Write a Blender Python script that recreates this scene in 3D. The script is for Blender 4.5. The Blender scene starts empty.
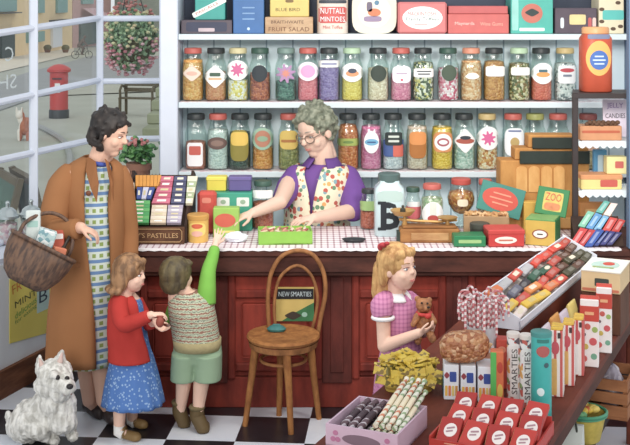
import bpy, bmesh, math, random
from mathutils import Vector, Matrix, Euler
random.seed(7)
SC = bpy.context.scene
COL = SC.collection
R = math.radians
# ---- viewing frame of the shop: eye height and focal length of the camera, used to measure out positions
EYE, FOC, MIDX = 2.15, 1150.0, 315.0
def U(px, py, d):            # point at distance d into the shop
    return Vector(((px-MIDX)*d/FOC, d, EYE-py*d/FOC))
def G(px, py, z):            # point on a level surface of height z
    d = FOC*(EYE-z)/py
    return Vector(((px-MIDX)*d/FOC, d, z))
def lin(c):
    c = c/255.0
    return c/12.92 if c <= 0.04045 else ((c+0.055)/1.055)**2.4
def S(r, g, b):             # faded print colours: a little greyer, blacks a little lifted
    l = .3*r+.59*g+.11*b
    return tuple(lin(12+.95*(l+(c-l)*.88)) for c in (r, g, b))+(1.0,)

# ------------------------------------------------------------------ materials
_mats = {}
def nt_new(name):
    m = bpy.data.materials.new(name); m.use_nodes = True
    nt = m.node_tree
    b = nt.nodes.get('Principled BSDF')
    return m, nt, b
def N(nt, typ, **kw):
    n = nt.nodes.new(typ)
    for k, v in kw.items():
        if k.startswith('i_'):
            n.inputs[k[2:].replace('_', ' ')].default_value = v
        else: setattr(n, k, v)
    return n
def L(nt, a, ao, b, bi): nt.links.new(a.outputs[ao], b.inputs[bi])
def coords(nt, scale=(1,1,1), rot=(0,0,0), kind='Object', loc=(0,0,0)):
    tc = N(nt, 'ShaderNodeTexCoord'); mp = N(nt, 'ShaderNodeMapping')
    mp.inputs['Scale'].default_value = scale; mp.inputs['Rotation'].default_value = rot; mp.inputs['Location'].default_value = loc
    L(nt, tc, kind, mp, 'Vector'); return mp
def mixc(nt, fac, a, b):
    n = N(nt, 'ShaderNodeMix', data_type='RGBA')
    def put(i, v):
        if isinstance(v, tuple) and len(v) == 2 and not isinstance(v[0], float): nt.links.new(v[0].outputs[v[1]], n.inputs[i])
        else: n.inputs[i].default_value = v
    put(0, fac); put(6, a); put(7, b); return n
def math_n(nt, op, a, b=0.0):
    n = N(nt, 'ShaderNodeMath', operation=op)
    for i, v in enumerate((a, b)):
        if isinstance(v, tuple): nt.links.new(v[0].outputs[v[1]], n.inputs[i])
        else: n.inputs[i].default_value = v
    return n
def pm(col, rough=0.55, var=0.12, scale=18.0, spec=0.3, metal=0.0, bump=0.0, stretch=(1,1,1), name=None):
    key = (col, rough, var, scale, spec, metal, bump, stretch)
    if key in _mats: return _mats[key]
    m, nt, b = nt_new(name or 'paint_%d_%d_%d' % col)
    mp = coords(nt, stretch)
    nz = N(nt, 'ShaderNodeTexNoise'); nz.inputs['Scale'].default_value = scale; nz.inputs['Detail'].default_value = 3
    L(nt, mp, 'Vector', nz, 'Vector')
    c = S(*col)
    lo = tuple(max(0, x*(1-var)) for x in c[:3])+(1,); hi = tuple(min(1, x*(1+var)+0.01*var) for x in c[:3])+(1,)
    mx = mixc(nt, (nz, 'Fac'), lo, hi)
    nt.links.new(mx.outputs[2], b.inputs['Base Color'])
    b.inputs['Roughness'].default_value = rough; b.inputs['Metallic'].default_value = metal
    b.inputs['Specular IOR Level'].default_value = spec
    if bump:
        bp = N(nt, 'ShaderNodeBump'); bp.inputs['Strength'].default_value = bump; bp.inputs['Distance'].default_value = 0.01
        L(nt, nz, 'Fac', bp, 'Height'); L(nt, bp, 'Normal', b, 'Normal')
    _mats[key] = m; return m
def wood(col, dark, scale=6.0, stretch=(1,1,8), rough=0.6):
    key = ('wood', col, dark, scale, stretch)
    if key in _mats: return _mats[key]
    m, nt, b = nt_new('wood_%d_%d_%d' % col)
    mp = coords(nt, tuple(scale/s for s in stretch))
    nz = N(nt, 'ShaderNodeTexNoise'); nz.inputs['Scale'].default_value = 5; nz.inputs['Detail'].default_value = 5; nz.inputs['Roughness'].default_value = .65
    L(nt, mp, 'Vector', nz, 'Vector')
    rp = N(nt, 'ShaderNodeValToRGB'); rp.color_ramp.elements[0].position = .35; rp.color_ramp.elements[1].position = .66
    rp.color_ramp.elements[0].color = S(*dark); rp.color_ramp.elements[1].color = S(*col)
    L(nt, nz, 'Fac', rp, 'Fac'); L(nt, rp, 'Color', b, 'Base Color')
    b.inputs['Roughness'].default_value = rough; b.inputs['Specular IOR Level'].default_value = .14
    _mats[key] = m; return m
def sweets(cols, scale=70.0, bump=0.6):
    key = ('sweets', tuple(cols), scale)
    if key in _mats: return _mats[key]
    m, nt, b = nt_new('sweets')
    mp = coords(nt)
    vo = N(nt, 'ShaderNodeTexVoronoi'); vo.inputs['Scale'].default_value = scale
    L(nt, mp, 'Vector', vo, 'Vector')
    sp = N(nt, 'ShaderNodeSeparateColor'); L(nt, vo, 'Color', sp, 'Color')
    rp = N(nt, 'ShaderNodeValToRGB'); rp.color_ramp.interpolation = 'CONSTANT'
    e = rp.color_ramp.elements
    while len(e) < len(cols): e.new(.5)
    for i, c in enumerate(cols):
        e[i].position = i/len(cols); e[i].color = S(*c)
    L(nt, sp, 'Red', rp, 'Fac'); L(nt, rp, 'Color', b, 'Base Color')
    b.inputs['Roughness'].default_value = .4
    bp = N(nt, 'ShaderNodeBump'); bp.inputs['Strength'].default_value = bump; bp.inputs['Distance'].default_value = .012; bp.invert = True
    L(nt, vo, 'Distance', bp, 'Height'); L(nt, bp, 'Normal', b, 'Normal')
    _mats[key] = m; return m
def stripes(c1, c2, freq, axis='Z', rot=(0,0,0), rough=.5, duty=.5):
    key = ('stripe', c1, c2, freq, axis, rot, duty)
    if key in _mats: return _mats[key]
    m, nt, b = nt_new('striped')
    mp = coords(nt, (1,1,1), rot)
    sx = N(nt, 'ShaderNodeSeparateXYZ'); L(nt, mp, 'Vector', sx, 'Vector')
    a = math_n(nt, 'MULTIPLY', (sx, axis), freq); f = math_n(nt, 'FRACT', (a, 0)); g = math_n(nt, 'GREATER_THAN', (f, 0), duty)
    mx = mixc(nt, (g, 0), S(*c1), S(*c2)); nt.links.new(mx.outputs[2], b.inputs['Base Color'])
    b.inputs['Roughness'].default_value = rough
    _mats[key] = m; return m
def glass(tint=(225,238,235), gloss=.10, name='glass'):
    key = ('glass', tint, gloss)
    if key in _mats: return _mats[key]
    m, nt, b = nt_new(name)
    nt.nodes.remove(b); out = nt.nodes['Material Output']
    t = N(nt, 'ShaderNodeBsdfTransparent'); t.inputs['Color'].default_value = S(*tint)
    g = N(nt, 'ShaderNodeBsdfGlossy'); g.inputs['Roughness'].default_value = .12
    lw = N(nt, 'ShaderNodeLayerWeight'); lw.inputs['Blend'].default_value = .35
    mm = math_n(nt, 'MULTIPLY_ADD', (lw, 'Facing'), .30); mm.inputs[2].default_value = gloss
    ms = N(nt, 'ShaderNodeMixShader'); L(nt, mm, 0, ms, 0); L(nt, t, 0, ms, 1); L(nt, g, 0, ms, 2); L(nt, ms, 0, out, 'Surface')
    _mats[key] = m; return m

# ------------------------------------------------------------------ mesh builder
class MB:
    def __init__(s): s.bm = bmesh.new()
    def box(s, c, size, rot=None, bev=0.0, seg=1):
        r = bmesh.ops.create_cube(s.bm, size=1.0)
        vs = r['verts']
        M = Matrix.Translation(Vector(c)) @ (rot.to_matrix().to_4x4() if isinstance(rot, Euler) else (rot if rot is not None else Matrix())) @ Matrix.Diagonal((*size, 1))
        bmesh.ops.transform(s.bm, matrix=M, verts=vs)
        if bev:
            es = list({e for v in vs for e in v.link_edges})
            bmesh.ops.bevel(s.bm, geom=es, offset=bev, segments=seg, affect='EDGES', profile=.5)
        return s
    def face(s, pts):
        s.bm.faces.new([s.bm.verts.new(Vector(p)) for p in pts]); return s
    def loft(s, rings, cap=(True, True), ring_closed=True, path_closed=False):
        vr = [[s.bm.verts.new(Vector(p)) for p in r] for r in rings]
        n = len(vr[0]); m = len(vr)
        for i in range(m if path_closed else m-1):
            a, b = vr[i], vr[(i+1) % m]
            for j in range(n if ring_closed else n-1):
                k = (j+1) % n
                try: s.bm.faces.new((a[j], a[k], b[k], b[j]))
                except ValueError: pass
        if cap[0] and not path_closed and ring_closed: s.bm.faces.new(list(reversed(vr[0])))
        if cap[1] and not path_closed and ring_closed: s.bm.faces.new(vr[-1])
        return s
    def lathe(s, prof, c=(0,0,0), n=24, ex=2.0, sy=1.0, cap=(True, True), M=None):
        c = Vector(c); rings = []
        for r, z in prof:
            ring = []
            for j in range(n):
                t = 2*math.pi*j/n
                ct, st = math.cos(t), math.sin(t)
                k = (abs(ct)**ex+abs(st)**ex)**(-1/ex)
                p = Vector((r*k*ct, r*k*st*sy, z))
                ring.append(c+(M @ p if M is not None else p))
            rings.append(ring)
        return s.loft(rings, cap)
    def tube(s, path, rad, n=8, closed=False, cap=True, flat=1.0, up=None):
        P = [Vector(p) for p in path]; m = len(P)
        rad = rad if isinstance(rad, (list, tuple)) else [rad]*m
        rings = []; prev = None
        for i in range(m):
            if closed: t = P[(i+1) % m]-P[i-1]
            else: t = P[min(i+1, m-1)]-P[max(i-1, 0)]
            t.normalize()
            if prev is None:
                a = Vector(up) if up is not None else (Vector((0,0,1)) if abs(t.z) < .9 else Vector((0,1,0)))
                x = t.cross(a).normalized()
            else: x = (prev - t*prev.dot(t)).normalized()
            prev = x; y = t.cross(x)
            rings.append([P[i]+(x*math.cos(2*math.pi*j/n)+y*math.sin(2*math.pi*j/n)*flat)*rad[i] for j in range(n)])
        return s.loft(rings, (cap and not closed,)*2, True, closed)
    def ell(s, c, r, rot=None, u=14, v=9):
        if not isinstance(r, (tuple, list)): r = (r,)*3
        q = bmesh.ops.create_uvsphere(s.bm, u_segments=u, v_segments=v, radius=1.0)
        M = Matrix.Translation(Vector(c)) @ (rot.to_4x4() if rot is not None else Matrix()) @ Matrix.Diagonal((*r, 1))
        bmesh.ops.transform(s.bm, matrix=M, verts=q['verts']); return s
    def cap(s, p0, r0, p1, r1, n=12):           # round-ended tapering limb
        p0, p1 = Vector(p0), Vector(p1); t = p1-p0; ln = t.length
        if ln < 1e-6: return s.ell(p0, r0)
        t /= ln
        a = Vector((0,0,1)) if abs(t.z) < .9 else Vector((0,1,0))
        x = t.cross(a).normalized(); y = t.cross(x); rings = []
        for k in range(1, 5):
            f = -math.pi/2+math.pi/2*k/4
            rings.append((p0+t*r0*math.sin(f), r0*math.cos(f)))
        for k in range(0, 4):
            f = math.pi/2*k/4
            rings.append((p1+t*r1*math.sin(f), r1*math.cos(f)))
        rr = [[c+(x*math.cos(2*math.pi*j/n)+y*math.sin(2*math.pi*j/n))*r for j in range(n)] for c, r in rings]
        return s.loft(rr)
    def prism(s, poly, h, M=None):               # 2-D outline extruded along local z
        M = M if M is not None else Matrix()
        a = [M @ Vector((x, y, 0)) for x, y in poly]; b = [M @ Vector((x, y, h)) for x, y in poly]
        return s.loft([a, b])
    def build(s, name, mat, parent=None, smooth=38, world=False, loc=None):
        bmesh.ops.recalc_face_normals(s.bm, faces=s.bm.faces[:])
        if world and parent is not None:
            bmesh.ops.transform(s.bm, matrix=PW[parent.name].inverted(), verts=s.bm.verts[:])
        me = bpy.data.meshes.new(name); s.bm.to_mesh(me); s.bm.free()
        return link(name, me, mat, parent, smooth)
PW = {}
def link(name, me, mat, parent=None, smooth=38):
    if smooth:
        me.polygons.foreach_set('use_smooth', [True]*len(me.polygons))
        if smooth < 180: me.set_sharp_from_angle(angle=R(smooth))
    for m in (mat if isinstance(mat, (list, tuple)) else [mat]): me.materials.append(m)
    o = bpy.data.objects.new(name, me); COL.objects.link(o)
    PW[o.name] = Matrix()
    if parent is not None:
        o.parent = parent; PW[o.name] = PW[parent.name].copy()
    return o
def tag(o, label, cat, group=None, kind=None):
    if label: o['label'] = label
    if cat: o['category'] = cat
    if group: o['group'] = group
    if kind: o['kind'] = kind
    return o
def thing(name, label, cat, loc=(0,0,0), rz=0.0, group=None, rot=None):
    o = bpy.data.objects.new(name, None); COL.objects.link(o)
    o.empty_display_size = .05
    o.location = loc; o.rotation_euler = rot if rot is not None else (0, 0, rz)
    PW[o.name] = Matrix.Translation(Vector(loc)) @ Euler(o.rotation_euler).to_matrix().to_4x4()
    return tag(o, label, cat, group)
def struct(o): o['kind'] = 'structure'; return o
RX90 = Matrix.Rotation(R(90), 4, 'X')
def onfront(x, y, z): return Matrix.Translation((x, y, z)) @ RX90          # faces -y
def ontop(x, y, z, a=0): return Matrix.Translation((x, y, z)) @ Matrix.Rotation(a, 4, 'Z')
def txt(s, w, h, mat, parent, M, name='lettering', thick=.0008, bold=0):
    cu = bpy.data.curves.new('lettering', 'FONT'); cu.body = s; cu.align_x = 'CENTER'; cu.align_y = 'CENTER'
    cu.resolution_u = 2; cu.offset = bold
    o = bpy.data.objects.new('lettering', cu); COL.objects.link(o)
    dg = bpy.context.evaluated_depsgraph_get(); dg.update()
    me = bpy.data.meshes.new_from_object(o.evaluated_get(dg))
    bpy.data.objects.remove(o); bpy.data.curves.remove(cu)
    xs = [v.co.x for v in me.vertices]; ys = [v.co.y for v in me.vertices]
    cx, cy = (max(xs)+min(xs))/2, (max(ys)+min(ys))/2
    k = Matrix.Diagonal((w/(max(xs)-min(xs)), h/(max(ys)-min(ys)), 1, 1)) @ Matrix.Translation((-cx, -cy, 0))
    bm = bmesh.new(); bm.from_mesh(me); bpy.data.meshes.remove(me)
    bmesh.ops.transform(bm, matrix=M @ Matrix.Translation((0,0,thick)) @ k, verts=bm.verts[:])
    me = bpy.data.meshes.new(name); bm.to_mesh(me); bm.free()
    return link(name, me, mat, parent, 0)
def shape2(kind, w, h, n=28):
    ex = {'oval': 2.0, 'rect': 14.0, 'diamond': 1.15, 'round': 2.0, 'soft': 4.0}.get(kind, 2.0)
    out = []
    for j in range(n):
        t = 2*math.pi*(j+.5)/n; ct, st = math.cos(t), math.sin(t)
        if kind == 'star':
            k = 1.0 if j % 4 < 2 else .62
        elif kind == 'heart':
            k = 1.0 if st < 0 else .8
        else: k = (abs(ct)**ex+abs(st)**ex)**(-1/ex)
        out.append((k*ct*w/2, k*st*h/2))
    return out
def plate(kind, w, h, mat, parent, M, name='label_panel', th=.0015):
    return MB().prism(shape2(kind, w, h), th, M).build(name, mat, parent, 0)
WHITE = pm((238,240,240), .5, .04); BLACK = pm((28,28,32), .5, .2)
# ------------------------------------------------------------------ camera, sky and sun
cam = bpy.data.cameras.new('camera'); cam.sensor_width = 36; cam.lens = FOC/630*36
cam.shift_y = -222.5/630; cam.clip_start = .05; cam.clip_end = 400
camo = bpy.data.objects.new('camera', cam); COL.objects.link(camo)
camo.location = (0, 0, EYE); camo.rotation_euler = (R(90), 0, 0)
SC.camera = camo
w = bpy.data.worlds.new('sky'); SC.world = w; w.use_nodes = True
bg = w.node_tree.nodes['Background']; bg.inputs['Color'].default_value = (.97, .98, 1.0, 1); bg.inputs['Strength'].default_value = 1.0
sun = bpy.data.lights.new('sun', 'SUN'); sun.energy = 1.15; sun.angle = R(22); sun.color = (1.0, .965, .90)
suno = bpy.data.objects.new('sun', sun); COL.objects.link(suno)
suno.rotation_euler = Vector((.16, .92, -.33)).to_track_quat('-Z', 'Y').to_euler()
for x_, y_ in ((-.15,4.7),(1.2,4.7)):      # two added fill lights, out of view, brightening the jar shelves and counter
    al = bpy.data.lights.new('fill_light','AREA'); al.shape = 'DISK'; al.size = .5; al.energy = 25; al.color = (1,.96,.90)
    ao = bpy.data.objects.new('fill_light', al); COL.objects.link(ao); ao.location = (x_, y_, 2.42)
    ao.rotation_euler = Vector((0,.95,-.30)).to_track_quat('-Z','Y').to_euler()
SC.view_settings.view_transform = 'Standard'; SC.view_settings.look = 'None'
SC.view_settings.gamma = 1; SC.view_settings.use_curve_mapping = False
SC.view_settings.exposure = -0.20
SC.cycles.use_denoising = True
SC.cycles.max_bounces = 6; SC.cycles.transparent_max_bounces = 24; SC.cycles.caustics_reflective = False
# ================================================================== the room
m, nt, b = nt_new('floor_tiles')
mp = coords(nt, (1/.34, 1/.34, 1), (0,0,0))
tc = nt.nodes['Texture Coordinate']
mp.vector_type = 'POINT'
rot = N(nt, 'ShaderNodeMapping'); rot.inputs['Location'].default_value = (.39, -5.6, 0); L(nt, tc, 'Object', rot, 'Vector')
rot2 = N(nt, 'ShaderNodeMapping'); rot2.inputs['Rotation'].default_value = (0, 0, R(4.5)); L(nt, rot, 'Vector', rot2, 'Vector')
nt.links.new(rot2.outputs[0], mp.inputs['Vector'])
ck = N(nt, 'ShaderNodeTexChecker'); ck.inputs['Scale'].default_value = 1.0; L(nt, mp, 'Vector', ck, 'Vector')
nz = N(nt, 'ShaderNodeTexNoise'); nz.inputs['Scale'].default_value = 6; L(nt, tc, 'Object', nz, 'Vector')
blk = mixc(nt, (nz, 'Fac'), S(14,13,18), S(42,40,46)); wht = mixc(nt, (nz, 'Fac'), S(205,215,232), S(238,242,248))
mx = mixc(nt, (ck, 'Fac'), (blk, 2), (wht, 2)); nt.links.new(mx.outputs[2], b.inputs['Base Color'])
b.inputs['Roughness'].default_value = .28
FLOORMAT = m
struct(MB().prism([(-1.98,5.35),(-1.98,5.2),(-1.98,2.4),(2.4,2.4),(2.4,7.4),(-1.31,7.4)], -.03, Matrix.Translation((0,0,0))).build('floor', FLOORMAT, None, 0))

WPAINT = pm((212,220,236), .45, .05, 9); PALE = pm((226,232,238), .6, .10, 5); SKIRT = wood((126,74,46), (88,48,30), 5, (6,6,1))
def wl(t): return Vector((-1.88+.31*t, 6.32+.95*t, 0))       # window line, t metres along
def pl(t): return Vector((-1.71+.325*t, 6.26+.946*t, 0))      # panel line under the sill
def wallseg(mb, a, b2, z0, z1, th):
    d = (b2-a); ln = d.length; ang = math.atan2(d.y, d.x)
    mb.box(((a.x+b2.x)/2, (a.y+b2.y)/2, (z0+z1)/2), (ln, th, z1-z0), Euler((0,0,ang))); return mb
struct(wallseg(MB(), pl(-.95), pl(1.09), 0, .715, .05).build('wall_left', PALE, None, 0))
struct(wallseg(MB(), pl(-.95)+Vector((.035,-.012,0)), pl(1.09)+Vector((.035,-.012,0)), 0, .15, .024).build('baseboard_left', SKIRT, None, 0))
B_ = wl(1.43); C_ = Vector((-1.0, 7.74, 0))
struct(wallseg(MB(), pl(1.1), Vector((-.9,7.42,0)), 0, .715, .05).build('wall_bay', PALE, None, 0))
sill = MB().prism([tuple(pl(-.95).xy), tuple((pl(1.09)+Vector((.02,-.06,0))).xy), (-.95,7.36), (-.95,7.70), tuple(B_.xy), tuple(wl(-.75).xy)], .03, Matrix.Translation((0,0,.716)))
struct(sill.build('trim_1', WPAINT, None, 0))
# bow window, side light: mullions and rails as parts, one pane
win1 = struct(MB().box((wl(-.7).x, wl(-.7).y, 1.6), (.05,.05,1.68)).build('window_1', WPAINT, None, 0))
for t, wd in ((.6136,.05),(1.43,.042)):
    p = wl(t); MB().box((p.x,p.y,1.6), (wd,.05,1.68), Euler((0,0,R(20))), .006).build('mullion', WPAINT, win1, 30)
tA, tB = -.7, 1.43; t0, t1 = .26, 1.43
for za, zb in ((1.962,2.030),(1.567,1.616),(1.236,1.228),(.765,.765),(2.43,2.43)):
    sl = (zb-za)/(t1-t0); a = wl(tA); b2 = wl(tB); a.z = za+sl*(tA-t0); b2.z = zb
    MB().tube([a, b2], .021, 8).build('glazing_bar', WPAINT, win1, 30)
GL = glass((240,246,246), .03, 'window_glass')
a, b2 = wl(-.7), wl(1.43); off = Vector((-.012, .004, 0))
MB().face([a+off+Vector((0,0,.76)), b2+off+Vector((0,0,.76)), b2+off+Vector((0,0,2.43)), a+off+Vector((0,0,2.43))]).build('glass_pane', GL, win1, 0)
win2 = struct(MB().box((-1.02,7.74,1.6), (.05,.05,1.68)).build('window_2', WPAINT, None, 0))
for z in (2.026,1.607,1.219,.765,2.43):
    MB().tube([(B_.x,B_.y,z),(C_.x,C_.y,z)], .02, 8).build('glazing_bar', WPAINT, win2, 30)
MB().face([(B_.x,B_.y+.01,.76),(C_.x,C_.y+.01,.76),(C_.x,C_.y+.01,2.43),(B_.x,B_.y+.01,2.43)]).build('glass_pane', GL, win2, 0)
# signwriting on the outside of the glass, seen from behind
ang = math.atan2(-.95, -.31)
def onwin(t, z):
    p = wl(t)+Vector((-.016,.006,0)); xax = Vector((-.31,-.95,0)); yax = Vector((0,0,1)); zax = xax.cross(yax)
    M = Matrix((xax, yax, zax)).transposed().to_4x4(); M.translation = (p.x, p.y, z); return M
def tw(px):
    k = (px-MIDX)/FOC
    return (k*6.32+1.88)/(.31-k*.95)
txt('C', .085, .085, WHITE, win1, onwin(tw(12), EYE-54*6.68/FOC))
txt('SH', .19, .085, WHITE, win1, onwin(tw(10), EYE-82*6.66/FOC))
struct(MB().box((-.888, 7.37, 1.2), (.108,.78,2.5), None, .006).build('trim_2', WPAINT, None, 30))
struct(MB().box((1.655, 5.995, 1.67), (.05,.05,1.62)).build('trim_3', pm((88,112,142), .6, .1), None, 0))
struct(MB().box((.55,7.42,1.3), (2.76,.05,2.6)).build('wall_back', pm((170,195,205), .7, .05), None, 0))

# ================================================================== the street outside
def gz(d): return .04-.0175*d
def GD(py): return 2426/(py-20.125)
def O(px, py):
    d = GD(py); return Vector(((px-MIDX)*d/FOC, d, gz(d)))
def sheet(name, pix, mat, lift):
    mb = MB(); pts = [O(*p)+Vector((0,0,lift)) for p in pix]
    mb.face(pts); return struct(mb.build(name, mat, None, 0))
st = MB(); st.face([(-60,5.4,gz(5.4)),(-1.3,7.43,gz(7.43)),(-.5,7.5,gz(7.5)),(40,7.5,gz(7.5)),(40,130,gz(130)),(-60,130,gz(130))])
struct(st.build('street', pm((172,174,160), .9, .16, 1.2), None, 0))
sheet('road', [(-40,96),(30,72),(66,63),(90,56),(160,56),(160,80),(100,88),(40,97),(-40,125)], pm((150,152,152), .9, .12, 1.5), .02)
sheet('pavement', [(-40,82),(-40,61),(0,59),(74,48),(74,55)], pm((222,212,192), .9, .1, 1), .03)
sheet('pavement_plaza', [(66,86),(160,82),(160,92),(66,96)], pm((176,176,160), .9, .1, 1), .03)
kb = [O(x,y)+Vector((0,0,.04)) for x, y in ((22,116),(28,124),(38,128),(50,134),(60,140),(66,146),(70,158),(70,172))]
struct(MB().tube(kb, .05, 6).build('kerb', pm((158,160,160), .9), None))

TEAL = pm((126,172,166), .5, .15); CREAMW = pm((214,192,150), .8, .08, 2); DKGREEN = pm((30,54,46), .6)
# houses across the street; facades run back to the right
def facade(pxA, pyA, pxB, pyB):
    a, b2 = O(pxA,pyA), O(pxB,pyB); return a, b2
def house(label, pA, pB, top, wallm, name='house'):
    a, b2 = O(*pA), O(*pB); d = (b2-a); d.z = 0; ln = d.length; rz = math.atan2(d.y, d.x)
    t = thing(name, label, 'house', (a.x,a.y,min(a.z,b2.z)-.1), rz, 'houses across the street')
    MB().box((ln/2, 2.6, (top+.5)/2), (ln,5,top+.5)).build('house_wall', wallm, t, 0)
    MB().prism([(-.2,0),(5.4,0),(2.6,2.2)], ln, Matrix.Translation((0,0,top+.5)) @ Matrix.Rotation(R(90),4,'Z') @ RX90).build('roof', pm((120,84,70),.8,.2), t, 0)
    return t, rz, ln
def hpix(t, px, py):                   # point of a facade under a given sight line
    Mi = PW[t.name].inverted(); o = Mi @ Vector((0,0,EYE)); q = Mi @ U(px,py,10); dv = q-o
    s_ = -o.y/dv.y; return o+dv*s_
def hrect(t, x0, y0, x1, y1, mat, name, out=.06):
    a, b2 = hpix(t,x0,y1), hpix(t,x1,y0)
    return MB().box(((a.x+b2.x)/2, .1-out/2-.05, (a.z+b2.z)/2), (abs(b2.x-a.x), .1+out, abs(b2.z-a.z))).build(name, mat, t, 0)
h1, _, _ = house('cream house across the street with teal windows and a white front door', (-12,61), (73.5,48.5), 8, pm((246,214,160), .8, .07, 2))
for r in ((-2,-8,16,12),(38,-8,44,13),(57,-8,67,13),(27.5,32,31,43),(38,31,44,42)): hrect(h1, *r, TEAL, 'window')
hrect(h1, 1,31,14,59, DKGREEN, 'door'); d_ = hrect(h1, 52,27,61.5,48, pm((236,238,244),.5,.03), 'door')
hrect(h1, 50.5,19,64,22, pm((70,72,70),.6), 'door_canopy', .5); hrect(h1, 0,28.5,14,30.5, pm((70,72,70),.6), 'door_canopy', .4)
hrect(h1, -2,12,17,14, pm((92,86,74),.6), 'window_sill', .3)
h2, _, _ = house('dusky pink brick shop across the street with striped awning', (74,48), (112,44), 8, pm((206,158,152), .85, .14, 3))
hrect(h2, 82,-6,93,4, TEAL, 'window'); hrect(h2, 80,18,100,46, pm((84,104,96),.6,.3,1), 'shop_window')
pa, pb = hpix(h2,82,9), hpix(h2,97,9); z1, z0 = hpix(h2,90,8).z, hpix(h2,90,17).z
MB().loft([[(pa.x,-.1,z1),(pa.x,-1.2,z0)],[(pb.x,-.1,z1),(pb.x,-1.2,z0)]], (False,False), False).build('awning', stripes((236,226,226),(214,96,104), 2.2, 'X'), h2, 0)
h3, _, _ = house('green tiled cottage across the street behind the flower basket', (114,43.5), (190,44), 8, pm((150,160,148), .85, .14, 3))
hrect(h3, 122,8,140,30, TEAL, 'window')
for px, c in ((47.5,'left'),(65.5,'right')):
    p = O(px,53)
    t = thing('door_planter', 'round brown planter of shrubs just %s of the white door' % c, 'planter', tuple(p), 0, 'planters by the white door')
    MB().lathe([(.15,0),(.22,.2),(.21,.22)], n=12).build('pot', pm((128,84,52),.8), t); MB().ell((0,0,.34),(.26,.26,.2)).build('foliage', pm((110,104,58),.9,.4,8), t)
# pillar box
p = O(59,118)
t = thing('post_box', 'red pillar box with black base standing in the street', 'post box', tuple(p))
RED = pm((206,52,44), .45, .08)
MB().lathe([(.215,.0),(.215,.17),(.20,.19)], n=20).build('base', pm((38,42,42),.5), t)
MB().lathe([(.195,.19),(.195,.98)], n=20).build('pillar_body', RED, t)
MB().lathe([(.2,.98),(.25,1.0),(.255,1.05),(.2,1.1),(.1,1.15),(0.01,1.165)], n=20).build('cap', RED, t)
MB().box((0,-.2,.86), (.2,.03,.035)).build('posting_slot', pm((70,18,18),.6), t, 0)
MB().box((.01,-.2,.66), (.11,.02,.2)).build('collection_plate', WHITE, t, 0)
# cyclist, far down the road
p = O(82,58.5)
t = thing('bicycle', 'dark bicycle ridden along the far side of the street', 'bicycle', tuple(p)); t.scale = (.78,.78,.78)
BK = pm((46,46,46),.6)
for x in (-.48,.48):
    MB().tube([(x+.26*math.cos(a_*math.pi/9),0,.27+.26*math.sin(a_*math.pi/9)) for a_ in range(18)], .022, 6, True).build('wheel', BK, t)
MB().tube([(-.48,0,.27),(-.2,0,.68),(.36,0,.72),(-.02,0,.3),(-.48,0,.27)], .022, 6).tube([(.48,0,.27),(.34,0,.85)], .02, 6).tube([(-.02,0,.3),(-.22,0,.8)], .02, 6).build('frame', BK, t)
MB().box((-.23,0,.8),(.2,.1,.04)).build('saddle', BK, t, 0)
rid = MB(); q = lambda x, y, z: p+Vector((x,y,z))
rid.cap(q(-.22,0,.92),.13,q(.08,0,1.28),.14).ell(q(.2,0,1.52),(.1,.1,.12)).cap(q(.1,0,1.36),.05,q(.17,0,1.46),.05)
for s_ in (-.1,.1):
    rid.cap(q(-.2,s_,.9),.09,q(.12,s_,.72 if s_ > 0 else .8),.07).cap(q(.12,s_,.72 if s_ > 0 else .8),.07,q(-.02,s_,.34),.05).cap(q(-.02,s_,.31),.045,q(.1,s_,.29),.04)
    rid.cap(q(.06,s_*1.6,1.28),.06,q(.36,s_*1.5,.92),.045)
bmesh.ops.transform(rid.bm, matrix=Matrix.Translation(p) @ Matrix.Scale(.78,4) @ Matrix.Translation(-p), verts=rid.bm.verts[:])
o = rid.build('person', pm((92,74,64),.8,.3,3)); tag(o, 'cyclist in dark brown riding along the far street', 'person')
# bench, steps, street dog
p = O(136,116)
t = thing('garden_bench', 'dark slatted bench in front of the stone steps outside', 'bench', tuple(p), R(-14))
WD = pm((92,84,66),.8)
for k in range(3): MB().box((0,.04+.1*k,.38),(.85,.08,.03)).build('seat_slat', WD, t, 0)
for k in range(2): MB().box((0,.34,.55+.13*k),(.85,.03,.09)).build('back_slat', WD, t, 0)
for x in (-.38,.38):
    MB().box((x,0,.19),(.05,.05,.38)).build('leg', WD, t, 0); MB().box((x,.34,.35),(.05,.05,.7)).build('leg', WD, t, 0)
    MB().tube([(x,.34,.6),(x,.1,.66),(x,0,.56),(x,.02,.4)], .03, 6).build('armrest', WD, t)
ST = pm((140,146,118), .9, .2, 3)
p = O(162,139)
t = thing('stone_steps', 'mossy stone steps beside the white window post outside', 'steps', tuple(p))
for k in range(5):
    MB().box((.45, .2+.42*k+1.2, .19*k+.1+.0), (1.6+.02*k, 2.8-.42*k, .19), None, .02).build('step', ST, t, 0)
MB().box((.75,3.2,1.0),(1.7,.6,2.0), None, .03).build('wall_block', ST, t, 0)
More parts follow.
